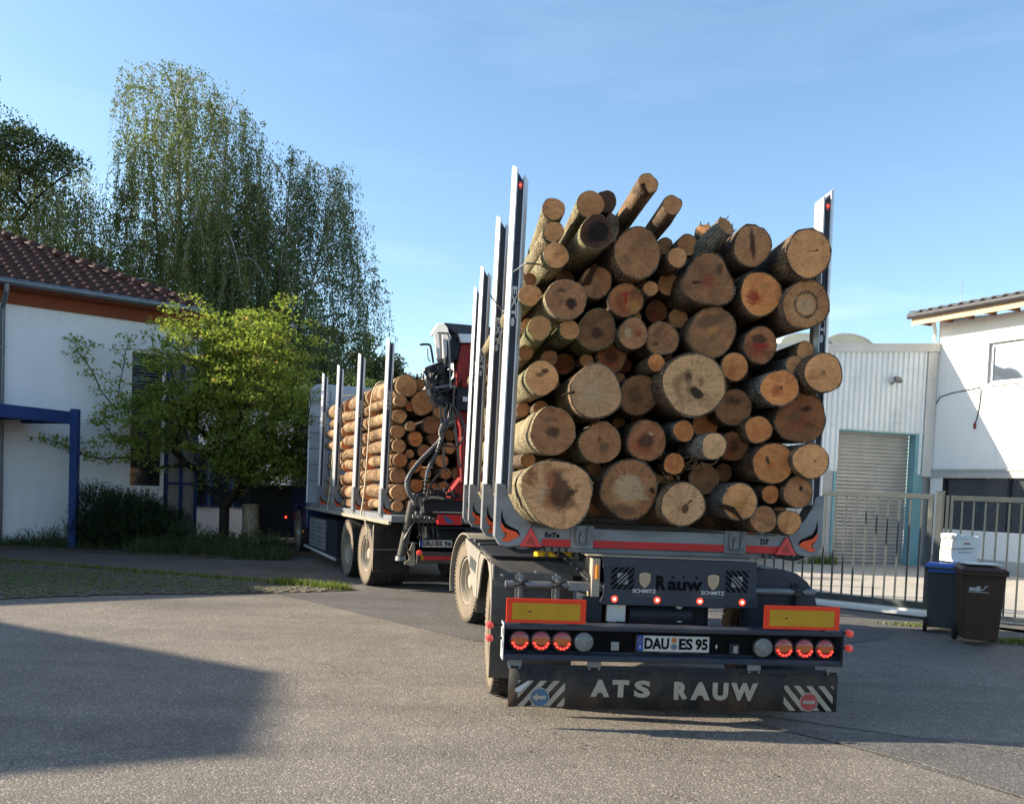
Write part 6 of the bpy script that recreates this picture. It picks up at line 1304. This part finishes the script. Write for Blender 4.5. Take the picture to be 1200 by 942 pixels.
# ============================================================ TREES
def seg_tubes(segs, n=5):           # segs: (p0, r0, p1, r1)
    g = G()
    for p0, r0, p1, r1 in segs: g.tube([p0, p1], [r0, r1], n, cap=False)
    return g
def birch(loc, label, stems, seed, dens=1., name='birch_tree', lmat='leaf_birch', lsz=.085):
    rs = random.Random(seed); e = empty(name, loc, 0, label, 'tree'); wood = G(); wood.mat(M['birch_bark']); L_ = []
    tw = G(); tw.mat(M['twig'])
    for (dx, dy, Hh, rt, sp, zlow, nl) in stems:
        P = smoothpts([(0, 0, 0), (dx*.15, dy*.2, Hh*.3), (dx*.6, dy*.6, Hh*.65), (dx, dy, Hh)], 6); k = len(P)
        wood.tube(P, [max(.015, rt*(1-i/(k-1))**.8) for i in range(k)], 9)
        for i in range(nl):
            t = (zlow+(1-zlow)*(i+rs.random()*.6)/nl); p = P[min(k-1, int(t*(k-1)))]; az = i*2.399+rs.uniform(-.4, .4); ln = sp*rs.uniform(.6, 1.1)*(1.05-.62*((t-zlow)/(1-zlow))**1.5)
            up = ln*rs.uniform(.55, .95); d_ = Vector((cos(az), sin(az), 0))
            B = [p, p+d_*ln*.35+Vector((0, 0, up*.55)), p+d_*ln*.75+Vector((0, 0, up*.72)), p+d_*ln*1.0+Vector((0, 0, up*.25)), p+d_*ln*1.08+Vector((0, 0, up*.25-ln*.35))]
            B = smoothpts(B, 5); kb = len(B); r0 = .007+.012*ln
            wood.tube(B, [max(.006, r0*(1-j/kb)) for j in range(kb)], 5, cap=False)
            low = (t-zlow)/(1-zlow); ns = int((12+10*ln)*dens*1.0*(1-.2*low))
            for s in range(ns):
                q = B[int((.18+.82*rs.random()**.8)*(kb-1))]; a2 = rs.uniform(0, 2*pi); off = rs.uniform(.05, .75)
                q1 = q+Vector((cos(a2)*off, sin(a2)*off, rs.uniform(-.1, .22))); hl = rs.uniform(.7, 3.0)*(1.25 if low < .6 else .95); sw = Vector((rs.gauss(0, .10), rs.gauss(0, .10), 0))
                S = [q, q1] + [q1+Vector((0, 0, -hl*j/4))+sw*(j/4)*hl for j in range(1, 5)]
                if rs.random() < .4: tw.tube(S[::2]+[S[-1]], .0055, 3, cap=False)
                nlv = int(hl*54*(1-.5*low)*rs.uniform(.5, 1.2))
                for _ in range(nlv):
                    u = rs.random()**.85*(len(S)-1); j = min(len(S)-2, int(u)); c_ = S[j].lerp(S[j+1], u-j); L_.append((c_.x+rs.gauss(0, .055), c_.y+rs.gauss(0, .055), c_.z+rs.gauss(0, .04)))
    wood.build('trunk', None, e, smooth='all'); tag(tw.build('hanging_twigs', None, e), kind='stuff')
    o = flat_mesh('crown', leaves(np.array(L_), lsz, .3, .62, 1.0), None, M[lmat], e); return e
birch((-11.5, 33.5, 0), 'tall weeping birch with a pale upright trunk and hanging twigs, rising behind the house roof', [(-.6, .4, 16.4, .23, 4.0, .2, 56), (1.7, -.5, 15.4, .13, 3.3, .3, 34), (-1.6, .2, 14.2, .14, 2.6, .35, 18)], 3, 1.0)
birch((-8.6, 34.5, 0), 'darker lower birch with arching limbs, right of the tallest birch', [(.6, .2, 14.0, .17, 3.4, .2, 38), (2.5, -.4, 13.3, .12, 3.1, .35, 26), (-.9, .3, 13.0, .1, 2.4, .4, 12)], 8, 1.1, lmat='leaf_mid')
birch((-16.2, 33, 0), 'loose yellow-green birch between the dark left-edge tree and the tallest birch', [(-.9, .2, 13.2, .17, 3.4, .2, 40), (1.0, 0, 12.0, .12, 2.8, .3, 20)], 21, 1.1)

def grown_tree(loc, label, pts, trunk_h, r_root, leaf_n, leaf_r, lsz, lmat, bark, seed, name='tree', flat=.5, shape=4, lean=(0, 0), up=.9, minr=.006, pipe=2.3):
    rs = random.Random(seed); e = empty(name, loc, 0, label, 'tree')
    nodes = [Vector((0, 0, 0)), Vector((lean[0]*.5, lean[1]*.5, trunk_h*.5)), Vector((lean[0], lean[1], trunk_h))]; par = [-1, 0, 1]
    pts = sorted(pts, key=lambda p: (Vector(p)-nodes[2]).length); tips = []
    for p in pts:
        p = Vector(p); best = min(range(2, len(nodes)), key=lambda i: (nodes[i]-p).length*1.0 + (.55*max(0, nodes[i].z-p.z)) + .12*(nodes[i]-nodes[2]).length)
        a = nodes[best]; d_ = p-a; k = max(1, int(d_.length/.35)); prev = best
        for j in range(1, k+1):
            t = j/k; q = a+d_*t+Vector((rs.gauss(0, .03), rs.gauss(0, .03), .12*d_.length*sin(pi*t)*(.6)))*(1 if j < k else 0); nodes.append(q); par.append(prev); prev = len(nodes)-1
        tips.append(prev)
    cnt = [0]*len(nodes)
    for t in tips:
        i = t
        while i >= 0: cnt[i] += 1; i = par[i]
    rr = [max(minr, r_root*(c/len(tips))**(1/pipe)) for c in cnt]; g = G(); g.mat(M[bark])
    for i in range(1, len(nodes)):
        j = par[i]
        if cnt[i] == 0: continue
        r0 = min(rr[j], rr[i]*1.35); g.tube([nodes[j], nodes[i]], [r0*(1.15 if j == 0 else 1), rr[i]], 8 if rr[i] > .03 else 4, cap=False)
    g.build('trunk', None, e, smooth='all')
    T_ = np.array([nodes[t] for t in tips]); n = len(T_)*leaf_n; idx = rng.integers(0, len(T_), n); O = rng.normal(size=(n, 3)); O /= np.linalg.norm(O, axis=1, keepdims=True); O *= (rng.random((n, 1))**.45)*leaf_r; O[:, 2] *= flat
    flat_mesh('crown', leaves(T_[idx]+O, lsz, up, .75, None, shape), None, M[lmat], e); return e
rs = random.Random(5)
def blob(c, r, n, shell=.45):
    out = []
    for _ in range(n):
        v = Vector((rs.gauss(0, 1), rs.gauss(0, 1), rs.gauss(0, 1))).normalized(); q = (shell+(1-shell)*rs.random())
        out.append((c[0]+v.x*r[0]*q, c[1]+v.y*r[1]*q, c[2]+v.z*r[2]*q))
    return out
# maple (local to its foot at about (-5.95, 20.2))
mp_ = blob((.55, 0, 3.5), (1.55, 1.5, 1.95), 330) + blob((-.75, -.1, 3.9), (1.15, 1.2, 1.6), 150) + blob((-1.75, -.1, 2.7), (1.0, .9, .95), 70) + blob((1.2, .1, 2.3), (.9, 1.0, .9), 90, .2) + blob((0, 0, 2.3), (1.2, 1.1, 1.0), 90, .2)
mp_ += [(-2.6, 0, 3.2), (-2.85, 0, 3.5), (-3.0, .0, 3.85), (-3.2, -.05, 4.15), (-3.4, 0, 4.35), (-3.45, 0, 4.6), (-3.15, .1, 4.5), (-2.3, 0, 4.4), (-2.35, .05, 4.1), (-2.45, .1, 3.7), (-2.4, -.1, 3.4), (-2.2, 0, 4.65), (-2.0, -.3, 3.3), (-2.7, .1, 2.9)]
mp_ += [(-2.3, -.3, 2.0), (-2.6, -.4, 1.95), (-2.9, -.45, 2.0), (-3.15, -.5, 2.1), (-3.4, -.5, 2.2), (-3.65, -.5, 2.3), (-3.85, -.5, 2.35), (-2.0, -.3, 2.0), (-1.6, -.4, 1.9), (-3.3, -.5, 2.35), (-2.75, -.4, 2.3), (-2.45, -.3, 2.5), (-1.3, -.5, 1.8)]
for a, b_ in ((-1.5, 5.55), (-1.1, 5.75), (-.75, 5.5), (-.3, 5.35), (.2, 5.45), (.6, 5.5), (.95, 5.7), (1.1, 5.85), (1.5, 5.3), (1.8, 4.9), (-1.85, 5.2)): mp_ += [(a+.25, 0, b_-.15), (a+.2, rs.uniform(-.3, .3), b_-.5), (a+.1, .2, b_-.85)]
mp_ += blob((1.5, -.1, 1.9), (.55, .6, .55), 26, .2)+blob((.5, -.4, 1.8), (.8, .5, .4), 24, .2)
mp_ = [p for p in mp_ if p[2] > 1.25 and not (p[2] < 1.75 and abs(p[0]) < .25)]
grown_tree((-5.95, 20.2, .04), 'bushy yellow-green maple with small reddish seed tufts in front of the house corner', mp_, 1.0, .115, 54, .34, .082, 'leaf_maple', 'bark', 4, 'maple_tree', flat=.42, shape=8, up=1.0)
lt = blob((0, 0, 11.2), (2.3, 2.2, 2.4), 75) + blob((2.2, 0, 10.8), (1.9, 1.2, 1.1), 34) + blob((-1.2, 0, 13.2), (1.5, 1.5, 1.9), 45)+ blob((0, 0, 9.0), (2.8, 2, 1.6), 50)
grown_tree((-18.6, 32, 0), 'dark dense tree cut by the left edge, above the house roof', [(a, b, c+1.7) for a, b, c in lt], 5.5, .15, 120, .66, .11, 'leaf_mid', 'bark', 6, 'broadleaf_tree', flat=.6)
dt = blob((0, 0, 6.8), (3.8, 2.5, 2.6), 200) + blob((3.0, 0, 5.8), (2.2, 2, 1.8), 70)
grown_tree((-8.0, 46, 0), 'brownish-green tree far behind the truck headboard', dt, 3.2, .25, 110, .6, .17, 'leaf_far', 'bark', 9, 'broadleaf_tree', flat=.55)
grown_tree((-4.3, 52, 0), 'small dark tree top far behind the truck load, left of the crane', blob((0, 0, 5.4), (1.6, 1.5, 1.6), 50), 3.2, .18, 90, .55, .16, 'leaf_dark', 'bark', 12, 'broadleaf_tree', flat=.5)
grown_tree((-11.2, 30, 0), 'dark tree filling the space behind the maple and the house corner', blob((0, 0, 4.2), (3.2, 2.2, 2.9), 160), 1.6, .22, 110, .6, .15, 'leaf_dark', 'bark', 14, 'broadleaf_tree', flat=.6)
grown_tree((-5.4, 29, 0), 'dark green tree close behind the maple, left of the truck cab', blob((0, 0, 3.3), (2.6, 2.0, 2.3), 120), 1.2, .2, 110, .55, .14, 'leaf_dark', 'bark', 15, 'broadleaf_tree', flat=.6)
# dark juniper-like shrub and smaller plants in the bed
def shrub(name, loc, label, lobes, n, sz, mat, up=.6, asp=.28):
    e = empty(name, loc, 0, label, 'shrub'); P = []; g = G(); g.mat(M['bark'])
    for (c, r) in lobes:
        for _ in range(int(n*r[0]*r[2])):
            v = Vector((rs.gauss(0, 1), rs.gauss(0, 1), rs.gauss(0, 1))).normalized(); q = .55+.45*rs.random(); b0 = Vector((c[0]+v.x*r[0]*q, c[1]+v.y*r[1]*q, max(.05, c[2]+v.z*r[2]*q)))
            d_ = (Vector((v.x*.5, v.y*.5, .9))).normalized()
            if rs.random() < .05: g.tube([(c[0]*.7, c[1]*.7, .0), b0], [.014, .004], 4, cap=False)
            ln = rs.uniform(.10, .24)
            for k in range(7): P.append(tuple(b0+d_*ln*k/6+Vector((rs.gauss(0, .012),)*3)))
    g.build('stems', None, e); P = np.array(P); V = leaves(P, sz, 0, asp); flat_mesh('foliage', V, None, M[mat], e); return e
shrub('evergreen_shrub', (-8.1, 19.55, .04), 'dark evergreen shrub against the pale house wall beside the blue post', [((-.45, 0, .75), (.50, .5, .62)), ((.0, 0, .80), (.5, .5, .45)), ((.55, .0, .62), (.65, .5, .58)), ((1.1, 0, .45), (.5, .5, .45)), ((-.1, -.1, .35), (.9, .5, .4))], 2600, .07, 'needle')
shrub('lavender_shrub', (-6.55, 19.35, .04), 'grey-green feathery low shrub left of the maple trunk', [((0, 0, .25), (.5, .3, .36)), ((.45, .05, .15), (.3, .25, .25))], 2200, .06, 'grassd', asp=.2)
shrub('low_shrub', (-5.0, 19.6, .04), 'low dark leafy plants right of the maple trunk', [((0, 0, .15), (.7, .4, .28)), ((-.9, .1, .1), (.5, .3, .22))], 1500, .07, 'leaf_dark', asp=.5)
shrub('low_shrub', (-9.9, 19.75, .04), 'small grassy plants at the foot of the pale wall, left of the blue post', [((0, 0, .1), (.5, .25, .22)), ((.7, .0, .14), (.4, .25, .28))], 900, .07, 'grassd', asp=.2)
